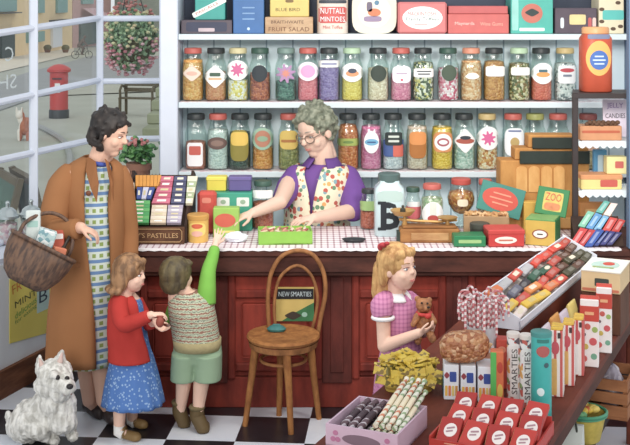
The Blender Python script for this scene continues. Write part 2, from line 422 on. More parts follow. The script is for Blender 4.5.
# ---- street dog
p = O(23,140)
d = MB(); q = lambda x, y, z: p+Vector((x,y,z))
d.ell(q(.06,0,.22),(.13,.2,.14)).ell(q(.03,.12,.27),(.1,.12,.12)).ell(q(-.08,.1,.43),(.075,.1,.085)).cap(q(-.05,.1,.33),.07,q(-.08,.1,.42),.06).cap(q(-.1,.17,.42),.045,q(-.13,.22,.4),.03)
for s_ in (-.05,.1): d.cap(q(s_,.16,.22),.045,q(s_-.02,.18,.02),.03); d.cap(q(s_+.03,-.1,.16),.06,q(s_+.02,-.12,.02),.035)
d.cap(q(-.12,.06,.48),.03,q(-.13,.05,.56),.012).cap(q(-.04,.06,.48),.03,q(-.03,.05,.56),.012).cap(q(.1,-.18,.26),.025,q(.07,-.25,.5),.012)
m, nt, b = nt_new('dog_patches'); mp = coords(nt, (1,1,1), (0,0,0), 'Object', tuple(-p))
sx = N(nt,'ShaderNodeSeparateXYZ'); L(nt,mp,'Vector',sx,'Vector'); g_ = math_n(nt,'GREATER_THAN',(sx,'X'),-.02)
mx = mixc(nt,(g_,0),S(228,222,210),S(176,92,48)); nt.links.new(mx.outputs[2], b.inputs['Base Color']); b.inputs['Roughness'].default_value=.9
tag(d.build('dog', m), 'brown and white dog out in the street beyond the window', 'dog')
# ---- hanging basket
c = U(131,40,8.6)
t = thing('hanging_flower_basket', 'hanging basket of pink and yellow flowers outside the window', 'flower basket', tuple(c))
MB().lathe([(.02,-.2),(.12,-.15),(.17,-.03),(.175,0)], n=16).build('basket_bowl', pm((88,84,56),.9,.3), t)
lf = MB()
for k in range(900):
    v = Vector((random.gauss(0,1),random.gauss(0,1),random.gauss(0,1))).normalized()*random.uniform(.12,.205)
    v.z = v.z*1.12+.0; v.x *= .98
    lf.ell(v, (.022,.016,.008), Euler((random.uniform(0,3),random.uniform(0,3),0)).to_matrix(), 6, 4)
o = lf.build('foliage', sweets([(110,148,104),(134,168,122),(86,122,92),(160,184,138)], 40), t); o['kind']='stuff'
for nm, cols, n_, rng in (('pink_blossom',[(206,140,152),(224,176,182),(196,110,122)],190,(-.26,.02)),('yellow_blossom',[(206,204,150),(220,196,150),(190,190,140)],90,(-.05,.22)),('red_blossom',[(176,96,92),(190,112,106)],40,(.16,.3))):
    fl = MB()
    for k in range(n_):
        a_ = random.uniform(0,6.28); z_ = random.uniform(*rng); rr = .205*math.sqrt(max(.1,1-(z_/.3)**2))
        rr *= random.uniform(.85,1.08); fl.ell((rr*math.cos(a_), rr*math.sin(a_), z_), (.016,.016,.012), None, 7, 5)
    o = fl.build(nm, sweets(cols,30), t); o['kind']='stuff'
ch = MB()
for a_ in (0,2.1,4.2): ch.tube([(.16*math.cos(a_),.16*math.sin(a_),0),(0,0,.55)], .004, 5)
ch.tube([(0,0,.55),(0,0,.62),(.1,-.1,.66),(.5,-.7,.66)], .008, 6).build('hanging_chain', BK, t)
# ---- potted geranium on the bay sill
p = Vector(((139-MIDX)*7.56/FOC, 7.56, .746))
t = thing('potted_geranium', 'terracotta pot of leafy green geranium on the window sill', 'potted plant', tuple(p))
MB().lathe([(.055,0),(.075,.29),(.085,.29),(.085,.335),(.07,.335)], n=18).build('pot', pm((138,92,72),.8), t)
lf = MB()
for k in range(160):
    v = Vector((random.gauss(0,.055),random.gauss(0,.045),.405+random.gauss(0,.035)))
    lf.ell(v, (.024,.018,.006), Euler((random.uniform(-1,1),random.uniform(-1,1),random.uniform(0,6))).to_matrix(), 7, 4)
o = lf.build('foliage', sweets([(72,128,64),(98,154,84),(54,100,60)],40), t); o['kind']='stuff'
fl = MB()
for k in range(22): fl.ell((random.gauss(-.02,.05),-.03+random.gauss(0,.04),.475+random.gauss(0,.012)), .012, None, 6, 5)
o = fl.build('blossom', pm((196,120,116),.7), t); o['kind']='stuff'
# ---- chalkboard on the pavement
p = Vector(((16-MIDX)*8.0/FOC,8.0,gz(8.0)))
t = thing('chalkboard_sign', 'dark wooden A-frame chalkboard outside the shop window', 'sign', tuple(p), R(-62))
FR = pm((92,80,56),.7,.2)
for s_ in (-1,1):
    o = MB().box((0, s_*.16, .53), (.56,.02,1.0), Euler((s_*R(13),0,0))).build('chalk_panel', pm((76,104,90),.8,.4,9), t, 0)
    f = MB()
    for x in (-.29,.29): f.box((x, s_*.16, .53), (.05,.04,1.07), Euler((s_*R(13),0,0)))
    for z in (.04,1.02): f.box((0, s_*(.16-(z-.53)*.225), z), (.56,.04,.05), Euler((s_*R(13),0,0)))
    f.build('board_frame', FR, t, 0)
# ================================================================== wall shelving
SHW = pm((210,225,231), .45, .04, 6)
t = thing('jar_shelves', 'white painted wall shelving with blue boarded back holding the sweet jars', 'shelves', (.52,7.0,0))
x0, x1 = -.832-.52, 1.95-.52; wdt = x1-x0; xc = (x0+x1)/2
BT, BM_, BL = 1.942, 1.527, 1.104           # shelf heights: tins, upper jars, lower jars
for z in (BT, BM_, BL, .70):
    MB().box((xc,.125,z-.0175), (wdt,.25,.035), None, .003).build('shelf_board', SHW, t, 30)
m, nt, b = nt_new('tongue_and_groove'); mp = coords(nt)
sx = N(nt,'ShaderNodeSeparateXYZ'); L(nt,mp,'Vector',sx,'Vector')
f = math_n(nt,'FRACT',(math_n(nt,'MULTIPLY',(sx,'X'),1/.166),0)); g = math_n(nt,'LESS_THAN',(f,0),.055)
mx = mixc(nt,(g,0),S(220,240,248),S(146,176,192)); nt.links.new(mx.outputs[2], b.inputs['Base Color']); b.inputs['Roughness'].default_value=.6
MB().box((xc,.255,.96),(wdt,.012,1.93)).build('back_boards', m, t, 0)
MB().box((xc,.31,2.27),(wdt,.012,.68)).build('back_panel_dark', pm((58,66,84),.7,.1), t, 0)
MB().box((x1+.02,.17,1.3),(.04,.34,2.6)).build('side_upright', pm((96,120,150),.6,.1), t, 0)
LINER = sweets([(240,236,238),(236,214,220),(240,238,240),(226,190,198)], 55, 0)
for z in (BM_, BL):
    MB().box((xc,.124,z+.001),(wdt-.02,.24,.002)).build('shelf_liner', LINER, t, 0)

# ------------------------------------------------------------------ sweet jars
JG = glass((238,247,244), .05, 'jar_glass')
def superpt(r, x, ex=3.0):
    u = min(.999, abs(x)/r); return -r*(1-u**ex)**(1/ex)
def label_patch(kind, w, h, zc, r, off, ex=3.0, rings=5, dx=0.0):
    out = shape2(kind, w, h, 32); mb = MB(); rr = []
    for k in range(1, rings+1):
        f = k/rings
        rr.append([(x*f+dx, superpt(r, x*f+dx, ex)-off, zc+z*f) for x, z in out])
    vr = [[mb.bm.verts.new(p) for p in q] for q in rr]
    c0 = mb.bm.verts.new((dx, superpt(r, dx, ex)-off, zc))
    n = len(out)
    for j in range(n): mb.bm.faces.new((c0, vr[0][j], vr[0][(j+1) % n]))
    for a_, b2 in zip(vr, vr[1:]):
        for j in range(n): mb.bm.faces.new((a_[j], a_[(j+1) % n], b2[(j+1) % n], b2[j]))
    return mb
LIDC = {'red':(196,92,82),'black':(44,50,52),'green':(52,84,72),'cream':(206,196,146),'grey-green':(112,140,132),'mint':(176,208,170),'orange':(218,140,112),'gold':(196,172,112),'olive':(152,156,84),'maroon':(150,78,74)}
def jar(loc, hgt, rad, lid, cols, fill, labels, text, group, ex=3.0, scale=70, rz=0):
    """labels: list of (shape, w, h, z, colour, [dx]) as shares of the jar size"""
    t = thing('sweet_jar', text, 'jar', loc, rz, group)
    k = hgt/.325; q = rad/.068
    prof = [(.058,0),(.066,.006),(.068,.03),(.068,.198),(.065,.222),(.056,.246),(.051,.258),(.050,.292)]
    MB().lathe([(r*q, z*k) for r, z in prof], n=28, ex=ex, cap=(True,False)).build('glass_body', JG, t, 60)
    ft = fill*.285
    pf = [(r*q*.93, z*k+.004) for r, z in prof if z < ft-.01]
    rl = pf[-1][0]
    pf += [(rl*.97, ft*k), (rl*.6, ft*k+.006), (rl*.15, ft*k+.009)]
    MB().lathe(pf, n=26, ex=ex).build('sweet_filling', sweets(cols, scale), t, 60)
    LM = pm(LIDC[lid], .4, .08)
    MB().lathe([(.053*q,.288*k),(.056*q,.291*k),(.056*q,.316*k),(.052*q,.323*k),(.02*q,.3248*k),(.002,.325*k)], n=24).build('lid', LM, t)
    for i, lb in enumerate(labels):
        kind, w_, h_, z_, c_ = lb[:5]; dx = lb[5] if len(lb) > 5 else 0
        lo_ = label_patch(kind, w_*rad*2, h_*hgt, z_*hgt, rad, .0025+.0012*i, ex, dx=dx*rad).build('label' if i == 0 else 'label_emblem', pm(c_,.6,.05), t if i == 0 else lab0, 40)
        if i == 0: lab0 = lo_
    return t
W_ = (242,242,240)
ROW1 = [
 (193,'red',[(232,164,76),(238,184,104),(222,150,70)],.88,[('diamond',.86,.30,.52,(238,214,196)),('oval',.5,.08,.52,(226,180,160))],'orange sweets, red lid and pale peach diamond label'),
 (216,'black',[(206,130,84),(216,150,100)],.62,[('diamond',1.1,.44,.46,W_),('rect',.5,.07,.50,(70,96,80)),('rect',.6,.045,.42,(222,180,140))],'amber sweets, black lid and white diamond label with a green bar'),
 (238,'cream',[(240,226,130),(244,240,226),(226,206,90),(236,236,216)],.44,[('oval',1.0,.38,.58,W_),('star',.62,.26,.59,(212,102,150))],'yellow and white sweets, cream lid and pink star emblem'),
 (260,'green',[(176,92,66),(196,108,70),(150,70,56)],.6,[('oval',.72,.32,.52,(48,56,62))],'brown sweets, dark green lid and black oval label'),
 (286,'grey-green',[(62,110,98),(84,132,118),(50,92,86)],.42,[('star',.92,.36,.52,(178,136,180)),('star',.4,.16,.52,(214,136,120))],'dark green sweets, grey-green lid and mauve star label'),
 (308,'red',[(226,108,122),(234,128,140)],.5,[('oval',.98,.36,.56,(244,232,240)),('oval',.66,.24,.56,(226,160,206))],'rose pink sweets, red lid and round white and lilac label'),
 (329,'black',[(138,118,182),(150,132,190),(126,106,170)],.86,[('rect',1.0,.13,.70,W_),('rect',.7,.03,.70,(120,126,170))],'purple sweets, black lid and white band label'),
 (352,'mint',[(226,200,76),(234,212,96)],.7,[('oval',1.02,.36,.54,W_),('oval',.6,.12,.52,(226,150,106)),('oval',.4,.09,.57,(66,74,92))],'yellow sweets, mint lid and round white picture label'),
 (378,'black',[(224,208,176),(214,196,162),(236,224,196)],.7,[('round',.74,.31,.52,(54,66,58))],'cream coloured sweets, black lid and black round label'),
 (401,'red',[(226,130,164),(216,116,152),(234,150,176)],.58,[('soft',.86,.32,.5,(240,234,242)),('rect',.5,.03,.52,(186,166,190)),('oval',.12,.04,.40,(206,80,100))],'pink sweets, red lid and plain white soft-cornered label'),
 (423,'black',[(232,232,214),(90,112,72),(216,220,190),(60,80,60),(206,196,110)],.82,[('rect',.92,.17,.53,W_),('rect',.66,.025,.56,(80,84,92)),('rect',.56,.025,.51,(80,84,92))],'green and white mints, black lid and white two-line label'),
 (448,'green',[(240,214,222),(210,84,116),(244,232,236),(226,140,160)],.7,[('round',.70,.30,.53,(70,86,70))],'pink and white pips, dark green lid and dark round label'),
 (471,'orange',[(228,176,120),(238,204,160),(214,150,90)],.86,[('heart',.68,.14,.48,(246,238,226))],'pale orange sweets, orange lid and small cream label'),
 (494,'black',[(206,140,66),(190,122,56),(218,156,84)],.84,[('rect',.88,.19,.56,W_)],'golden brown sweets, black lid and blank white label'),
 (519,'mint',[(112,116,58),(206,196,140),(226,216,180),(140,110,60),(84,96,50)],.8,[('rect',.86,.15,.56,W_)],'green and brown mixed sweets, mint lid and white band label'),
 (541,'black',[(222,96,74),(230,112,88)],.5,[('oval',1.0,.40,.52,W_),('oval',.62,.10,.50,(230,160,90)),('rect',.4,.05,.57,(66,106,120))],'coral red sweets, black lid and white oval label with an orange mark'),
 (565,'gold',[(232,236,234),(120,134,138),(214,222,222),(240,240,240)],.8,[('rect',.8,.34,.5,(236,240,242)),('oval',.66,.08,.58,(196,72,82)),('rect',.4,.04,.48,(120,130,150))],'white and grey sweets, gold lid and tall white label with red mark'),
]
ROW2 = [
 (196,'black',[(196,110,84),(178,94,70),(206,124,96)],.56,[('rect',.72,.42,.28,(244,240,240)),('rect',.54,.16,.35,(208,92,80))],'reddish brown sweets, black lid and white label with a red square'),
 (218,'red',[(212,228,222),(196,216,212)],.8,[('oval',.9,.22,.48,(104,80,74)),('oval',.6,.11,.48,(140,112,100))],'clear white sweets, red lid and brown oval label'),
 (240,'black',[(58,76,70),(70,90,80),(48,64,60)],.76,[('soft',.84,.56,.44,(140,128,52)),('soft',.80,.25,.56,(232,192,84))],'dark green sweets, black lid and yellow and olive label'),
 (263,'black',[(226,146,62),(236,164,84),(214,130,54)],.46,[('round',.98,.40,.56,(150,186,160)),('round',.74,.30,.56,(188,124,98)),('oval',.5,.1,.56,(140,172,140))],'orange sweets, black lid and round green label with a brick ring'),
 (289,'red',[(150,150,84),(132,136,76),(170,168,100)],.6,[('soft',.84,.34,.54,(228,194,96)),('rect',.7,.05,.52,(186,120,64))],'olive sweets, red lid and yellow label'),
 (348,'black',[(214,116,54),(202,100,46),(226,138,80)],.9,[('rect',1.0,.13,.50,(160,176,84)),('oval',.5,.05,.50,(110,140,70))],'orange brown sweets, black lid and narrow green band'),
 (371,'black',[(220,122,166),(228,142,180),(212,108,154)],.88,[('oval',.70,.40,.50,W_),('oval',.62,.12,.50,(110,176,214)),('rect',.4,.025,.5,(60,90,140))],'pink sweets, black lid and white oval label with a blue band'),
 (393,'black',[(206,216,224),(190,202,212),(222,228,232)],.6,[('rect',.94,.32,.40,(66,92,152)),('rect',.48,.22,.35,(214,100,84),.42),('rect',.80,.24,.56,(44,54,54)),('rect',.5,.04,.60,(206,216,206)),('rect',.5,.04,.52,(206,216,206))],'white sweets, black lid and blue, red and black label'),
 (417,'black',[(206,188,162),(216,202,180)],.88,[('soft',.78,.48,.45,(176,106,46)),('soft',.78,.24,.57,(226,142,74))],'beige sweets, black lid and orange over brown label'),
 (442,'black',[(238,196,56),(244,206,76),(230,184,50)],.86,[('soft',.9,.36,.50,(216,140,84)),('round',.80,.30,.50,W_),('oval',.56,.15,.50,(176,90,100)),('oval',.4,.08,.50,W_)],'yellow sweets, black lid and white label ringed in red'),
 (464,'black',[(176,206,192),(206,224,214),(150,186,172)],.5,[('diamond',1.0,.44,.52,W_),('oval',.84,.10,.52,(176,84,70)),('oval',.5,.07,.58,(50,60,70))],'pale green sweets, black lid and white label with a red-brown oval'),
 (487,'gold',[(222,160,86),(244,226,190),(200,120,60),(238,200,140)],.46,[('round',1.02,.42,.57,W_),('star',.66,.26,.57,(222,96,150))],'orange and cream sweets, gold lid and white label with a pink star'),
 (513,'red',[(206,214,220),(220,226,230)],.6,[('soft',.9,.5,.50,(238,242,246)),('round',.42,.17,.50,(190,160,96)),('rect',.6,.03,.70,(110,126,170))],'white sweets, red lid and white label with a gold disc'),
 (535,'olive',[(226,214,206),(214,190,180)],.6,[('rect',.84,.24,.52,(240,236,234)),('rect',.7,.04,.48,(206,140,120))],'pale sweets, olive lid and white label above the till'),
 (558,'red',[(226,206,196),(216,180,170)],.6,[('rect',.84,.24,.52,(242,238,236)),('rect',.7,.04,.48,(206,130,110))],'pale pink sweets, red lid and white label above the till'),
 (588,'maroon',[(190,170,120),(176,150,100)],.5,[('rect',.8,.2,.45,(216,170,140))],'tan sweets and maroon lid behind the black frame stand'),
]
DJ = 7.115
for row, zb, nm, hh, rad in ((ROW1, BM_, 'upper jar shelf', .326, .0665), (ROW2, BL, 'lower jar shelf', .343, .0665)):
    for px, lid, cols, fill, labels, desc in row:
        jar(((px-MIDX)*DJ/FOC, DJ, zb+.003), hh, rad, lid, cols, fill, labels, '%s: %s' % ({'upper jar shelf':'upper shelf jar','lower jar shelf':'lower shelf jar'}[nm], desc), 'sweet jars on the '+nm, scale=75)

# ------------------------------------------------------------------ tins and boxes on the top shelf
DT = 7.13
def tx(px, d=DT): return (px-MIDX)*d/FOC
def tz(py, d=DT): return EYE-py*d/FOC
def carton(name, label, cat, x0, x1, y0, y1, d, depth, mat, z0=None, group=None, rz=0, bev=.004, lidline=None):
    """box seen between sight lines x0..x1, y0..y1 with its front at distance d"""
    w_ = (x1-x0)*d/FOC; zb = z0 if z0 is not None else tz(y1, d); h_ = tz(y0, d)-zb
    t = thing(name, label, cat, ((x0+x1)/2*d/FOC-MIDX*d/FOC, d+depth/2, zb), rz, group)
    MB().box((0,0,h_/2),(w_,depth,h_),None,bev).build('box_body', mat, t, 30)
    if lidline: MB().box((0,0,h_-lidline[0]/2),(w_+.005,depth+.005,lidline[0]+.002),None,bev).build('lid', lidline[1], t, 30)
    t['w'] = w_; t['h'] = h_; t['dp'] = depth
    return t, w_, h_, -depth/2
TG = 'tins and boxes on the top shelf'; zt = BT+.001
t,w_,h_,f = carton('toffee_tin','low dark brown tin with a pale tag, left end of top shelf','tin',181,232,20,34,7.06,.2,pm((84,74,84),.4,.15),zt,TG)
plate('rect',w_*.8,h_*.7,pm((58,62,84),.5),t,onfront(0,f,h_*.5)); plate('rect',.1,.022,pm((196,176,182),.6),t,onfront(0,f-.0015,.024),'tag')
zz = zt+h_+.001
t,w_,h_,f = carton('sweet_carton','teal carton with a slanting white banner on the dark brown tin','carton',195,225,-14,20,7.08,.16,pm((62,160,150),.5,.1),zz,TG)
bn = plate('rect',.225,.034,pm((226,236,230),.5,.05),t,onfront(-.005,f,.075) @ Matrix.Rotation(R(27),4,'Z'),'banner'); 
txt('PASCALLS',.15,.016,pm((196,76,72),.5),t,onfront(-.02,f-.0015,.07) @ Matrix.Rotation(R(27),4,'Z'))
t,w_,h_,f = carton('blue_tin','tall plain blue tin on the top shelf','tin',233,264,-20,33,7.07,.19,pm((56,104,166),.4,.12),zt,TG)
for z_ in (.16,.125,.09): plate('rect',.075,.008,pm((120,160,206),.5),t,onfront(0,f,z_),'printed_line')
plate('round',.018,.018,pm((190,214,236),.5),t,onfront(0,f,.03),'emblem')
t,w_,h_,f = carton('wooden_box','pale wooden sweet box under a yellow box, top shelf','box',265,313,17,34,7.06,.22,wood((206,172,134),(176,138,104),6,(6,2,2)),zt,TG)
txt('BRAITHWAITE',.2,.019,pm((92,66,50),.6),t,onfront(-.01,f,h_*.70)); txt('FRUIT SALAD',.25,.026,pm((110,72,50),.6),t,onfront(0,f,h_*.27))
zz = zt+h_+.001
t,w_,h_,f = carton('yellow_box','yellow box standing on the pale wooden sweet box, top shelf','box',270,309,-12,16,7.09,.18,pm((216,190,104),.5,.1),zz,TG)
txt('BLUE BIRD',.15,.02,pm((88,72,50),.6),t,onfront(-.01,f,h_*.25)); plate('soft',.05,.02,pm((124,100,64),.6),t,onfront(0,f,h_*.55),'emblem')
p = ((332.5-MIDX)*7.16/FOC,7.16,zt)
t = thing('round_tin','round red and white toffee tin on the top shelf','tin',p,0,TG)
MB().lathe([(.094,0),(.096,.004),(.096,.26),(.09,.262)],n=28,ex=3).build('tin_body',pm((232,214,200),.4,.06),t)
for z_,h2_,c_ in ((.115,.10,(206,84,80)),): label_patch('rect',.176,h2_,z_,.096,.002,3).build('label',pm(c_,.5,.06),t,40)
label_patch('rect',.17,.022,.197,.096,.002,3).build('label_band',pm((60,66,76),.5),t,40)
txt('NUTTALL',.15,.034,WHITE,t,onfront(0,-.0985,.14)); txt('MINTOES',.15,.03,WHITE,t,onfront(0,-.0985,.09)); txt('Mint Toffee',.12,.02,pm((190,70,66),.5),t,onfront(0,-.0975,.04))
# cream tin with rounded outline and a painted scene
p = ((374-MIDX)*7.14/FOC,7.12,zt)
t = thing('picture_tin','rounded cream tin lid with a little painted picture, top shelf','tin',p,0,TG)
cz = .135
MB().prism(shape2('soft',.275,.272,36),.05,onfront(0,.03,cz)).build('tin_body',pm((222,214,192),.4,.06),t,30)
plate('oval',.21,.20,pm((236,228,206),.5,.05),t,onfront(0,-.02,cz+.0),'picture_ground')
for kd,w2,h2,x2,z2,c_ in (('soft',.11,.035,-.01,cz-.045,(150,130,160)),('oval',.08,.05,.0,cz-.005,(206,120,84)),('soft',.035,.06,-.03,cz+.03,(110,100,120)),('oval',.03,.03,.015,cz+.055,(90,130,160))):
    plate(kd,w2,h2,pm(c_,.6),t,onfront(x2,-.022,z2),'painted_figure')
t,w_,h_,f = carton('toffee_tin','rose pink tin with white oval label on the top shelf','tin',398,447,2,32,7.06,.2,pm((206,112,112),.4,.08),zt,TG,bev=.012)
plate('oval',w_*.82,h_*.72,pm((240,240,238),.5,.03),t,onfront(0,f,h_*.5),'label')
txt('MACKINTOSH',.17,.024,pm((190,74,76),.5),t,onfront(-.005,f-.0016,h_*.63)); txt('Dainty Toffees',.2,.026,pm((52,92,96),.5),t,onfront(0,f-.0016,h_*.45)); plate('rect',.08,.006,pm((206,130,130),.5),t,onfront(-.01,f-.0016,h_*.28),'printed_line')
t,w_,h_,f = carton('flat_box','lower of two long red boxes stacked on the top shelf','box',448,509,14,31,7.07,.2,pm((204,96,92),.5,.1),zt,TG)
txt('Maynards',.12,.026,pm((236,200,190),.5),t,onfront(-.085,f,h_*.5)); txt('Wine Gums',.14,.022,pm((230,170,150),.5),t,onfront(.08,f,h_*.5))
zz = zt+h_+.001
carton('flat_box','upper of two long red boxes stacked on the top shelf','box',448.5,508,6,14,7.075,.19,pm((196,90,90),.5,.1),zz,TG)
t,w_,h_,f = carton('teal_tin','tall turquoise tin with a red and black picture, top shelf','tin',511,553,-16,28,7.06,.2,pm((70,176,160),.4,.1),zt,TG)
plate('rect',w_*.6,.02,pm((226,240,236),.5),t,onfront(0,f,.026),'label_band'); plate('oval',.13,.12,pm((198,108,92),.5),t,onfront(0,f,.125),'picture'); plate('diamond',.09,.05,pm((52,66,66),.6),t,onfront(0,f-.0016,.13),'picture_detail')
plate('rect',.04,.2,pm((140,206,196),.5),t,onfront(-w_*.4,f,.12),'side_band')
t,w_,h_,f = carton('dark_carton','dark brown carton with bottle pictures and yellow label, top shelf','carton',555,597,8,27,7.07,.19,pm((84,72,84),.5,.15),zt,TG)
plate('rect',.1,.062,pm((226,204,140),.5),t,onfront(.01,f,h_*.55),'label')
for x_,c_ in ((-.085,(206,214,222)),(.085,(196,90,90)),(.112,(226,190,180))): plate('soft',.022,.065,pm(c_,.5),t,onfront(x_,f,h_*.42),'bottle_picture')
t,w_,h_,f = carton('cocoa_tin','cream tin with turquoise label and brown beans, right end of top shelf','tin',599,624,-14,27,7.06,.2,pm((226,214,180),.5,.08),zt,TG)
plate('rect',.13,.06,pm((84,190,180),.5,.05),t,onfront(.01,f,.115),'label')
for x_,z_ in ((-.055,.028),(.01,.03),(.055,.045),(-.06,.075),(-.06,.15),(.04,.19)): plate('oval',.032,.022,pm((92,70,54),.6),t,onfront(x_,f,z_),'bean_picture')
# ================================================================== the main counter
MAH = wood((138,46,34), (98,32,26), 5, (2,2,7)); MAHD = wood((102,40,33), (68,27,23), 5, (2,2,7)); MAHR = wood((160,54,40),(124,42,33),5,(2,2,7))
TOPW = wood((96,50,40), (60,32,27), 5, (7,2,2))
CT = .85
t = thing('shop_counter','long mahogany shop counter with red panels and thick dark top','counter',(.4,6.3,0))
xa, xb = -1.03-.4, 1.98-.4
MB().box(((xa+xb)/2, 0, CT-.02),(xb-xa,.62,.0399),None,.006).build('worktop', TOPW, t, 30)
MB().box(((xa+xb)/2, -.285, CT-.08),(xb-xa-.01,.03,.085),None,.004).box(((xa+xb)/2, -.27, CT-.13),(xb-xa-.03,.03,.03),None,.006).build('fascia_board', TOPW, t, 30)
MB().box(((xa+xb)/2, .0, .39),(xb-xa-.06,.44,.72)).build('counter_carcass', MAHD, t, 0)
MB().box(((xa+xb)/2, -.2, .08),(xb-xa-.04,.07,.16),None,.004).box(((xa+xb)/2, -.2, .175),(xb-xa-.04,.05,.03),None,.008).build('plinth', MAH, t, 30)
def cx(px, d=6.07): return (px-MIDX)*d/FOC-.4
for a_, b2 in ((112,140),(200,228),(322,352),(446,468),(560,590)):
    MB().box(((cx(a_)+cx(b2))/2,-.226,.44),(cx(b2)-cx(a_),.04,.62),None,.006).box(((cx(a_)+cx(b2))/2,-.232,.44),((cx(b2)-cx(a_))*.55,.04,.52),None,.012).build('pilaster', MAHD, t, 30)
for a_, b2 in ((140,200),(228,322),(352,446),(468,560)):
    xa_, xb_ = cx(a_), cx(b2); wd = xb_-xa_
    MB().box(((xa_+xb_)/2,-.222,.44),(wd,.012,.5)).build('panel_field', MAHR, t, 0)
    f = MB()
    for x_ in (xa_+.02, xb_-.02): f.box((x_,-.232,.45),(.04,.03,.6),None,.008)
    for z_ in (.215,.60): f.box(((xa_+xb_)/2,-.232,z_),(wd-.08,.03,.045),None,.008)
    f.build('panel_frame', MAH, t, 30)
    MB().box(((xa_+xb_)/2,-.236,.41),(wd-.14,.012,.29),None,.012).build('raised_panel', MAHR, t, 30)
# poster on the counter front
p = ((295-MIDX)*6.05/FOC, 6.05, (EYE-321*6.05/FOC))
t = thing('counter_poster','yellow poster with black banner and green corner on the counter front','poster',p)
pw, ph = 38*6.05/FOC, 34*6.05/FOC
MB().box((0,0,ph/2),(pw,.004,ph)).build('poster_sheet', pm((206,176,92),.6,.2,9), t, 0)
MB().box((0,-.003,ph*.80),(pw*.98,.003,ph*.3)).build('black_banner', BLACK, t, 0)
txt('NEW·SMARTIES', pw*.86, ph*.14, pm((196,214,220),.5), t, onfront(0,-.0046,ph*.80))
MB().prism([(-.07,.0),(pw/2,.0),(pw/2,ph*.55),(.0,ph*.25)],.002,onfront(0,-.002,0)).build('green_corner', pm((52,112,64),.6,.3,20), t, 0)
plate('diamond',.09,.045,pm((60,48,40),.7),t,onfront(-.01,-.004,.03),'dark_figure'); plate('oval',.03,.025,pm((150,190,170),.7),t,onfront(.05,-.004,.035),'pale_figure')
# gingham cloth
m, nt, b = nt_new('gingham'); mp = coords(nt)
sx = N(nt,'ShaderNodeSeparateXYZ'); L(nt,mp,'Vector',sx,'Vector')
fx = math_n(nt,'LESS_THAN',(math_n(nt,'FRACT',(math_n(nt,'MULTIPLY',(sx,'X'),1/.034),0)),0),.26)
fy = math_n(nt,'LESS_THAN',(math_n(nt,'FRACT',(math_n(nt,'MULTIPLY',(sx,'Y'),1/.055),0)),0),.26)
sm = math_n(nt,'ADD',(fx,0),(fy,0)); hf = math_n(nt,'MULTIPLY',(sm,0),.5)
mx = mixc(nt,(hf,0),S(240,230,234),S(140,66,90)); nt.links.new(mx.outputs[2], b.inputs['Base Color']); b.inputs['Roughness'].default_value=.9
cl = MB()
cl.box((0,0,.0015),(2.52,.585,.003))
t = tag(cl.build('gingham_cloth', m, None, 0), 'white gingham cloth with burgundy checks spread on the counter top', 'tablecloth'); t.location = (.335,6.3,CT+.001)
lace = MB(); n = 84
top = [(-1.26+2.52*i/n, -.2935, .003) for i in range(n+1)]; bot = [(-1.26+2.52*i/n, -.316, -.010-.006*abs(math.sin(math.pi*i/2))) for i in range(n+1)]
mid_ = [(x,-.3135,.0036) for x, y, z in top]; bot = [(x,-.3155,-.005-.004*abs(math.sin(math.pi*i/2))) for i, (x, y, z) in enumerate(top)]
lace.loft([top, mid_, bot], (False,False), False)
lace.build('scalloped_edge', pm((236,232,234),.9,.04), t, 0)
# ================================================================== goods on the counter
ZC = CT+.0045
ORD = ['first','second','third','fourth','fifth','sixth','seventh','eighth','ninth','tenth','eleventh','twelfth']
def std(name, label, cat, px0, px1, py0, d, depth, mat, group=None, rz=0, zb=ZC, bev=.004, lid=None):
    w_ = (px1-px0)*d/FOC; h_ = EYE-py0*d/FOC-zb
    t = thing(name, label, cat, (((px0+px1)/2-MIDX)*d/FOC, d+depth/2, zb), rz, group)
    MB().box((0,0,h_/2),(w_,depth,h_),None,bev).build('box_body', mat, t, 30)
    if lid: MB().box((0,0,h_-.012),(w_+.006,depth+.006,.025),None,bev).build('lid', lid, t, 30)
    return t, w_, h_, -depth/2
# --- chocolate bar rack: a sloping wooden stand
RW = wood((112,72,48),(72,44,30),6,(6,2,2)); RWD = wood((66,46,38),(42,30,26),6,(2,6,2))
P0 = Vector((0,6.13,.95)); P1 = Vector((0,6.44,1.165)); pdir = (P1-P0).normalized(); pn = Vector((1,0,0)).cross(pdir)
tilt = math.atan2(pdir.z, pdir.y)
def IPl(px, py, p0=P0, n=None):
    n = n or pn; e = Vector((0,0,EYE)); q = U(px,py,1.0)-e; s_ = (p0-e).dot(n)/q.dot(n); return e+q*s_
rx0, rx1 = (124-MIDX)*6.13/FOC, (185-MIDX)*6.13/FOC
t = thing('chocolate_rack','sloping brown wooden rack of chocolate bars at the left end of the counter','display rack',((rx0+rx1)/2,6.08,ZC))
W2 = (rx1-rx0)/2
MB().box((0,.03,.045),(2*W2,.025,.09),None,.003).build('sign_board', RW, t, 30)
gold = pm((190,150,100),.5,.1)
bd = [(x*W2*.92, z*.034) for x, z in ((-1,-.6),(-.93,-1),(.93,-1),(1,-.6),(1,.6),(.93,1),(-.93,1),(-1,.6))]
MB().tube([(x,.0155,.047+z) for x, z in bd], .0022, 5, True).build('gilt_border', gold, t)
txt('FRY\'S PASTILLES', W2*1.6, .026, gold, t, onfront(0,.0165,.047))
side = [(.042,0),(.50,0),(.50,.30),(.40,.335),(.042,.10)]
for s_ in (-1,1):
    MB().prism([(y,z) for y, z in side], .014, Matrix.Translation((s_*(W2+.004)-(.007),0,0)) @ Matrix(((0,0,1,0),(1,0,0,0),(0,1,0,0),(0,0,0,1)))).build('side_panel', RWD, t, 0)
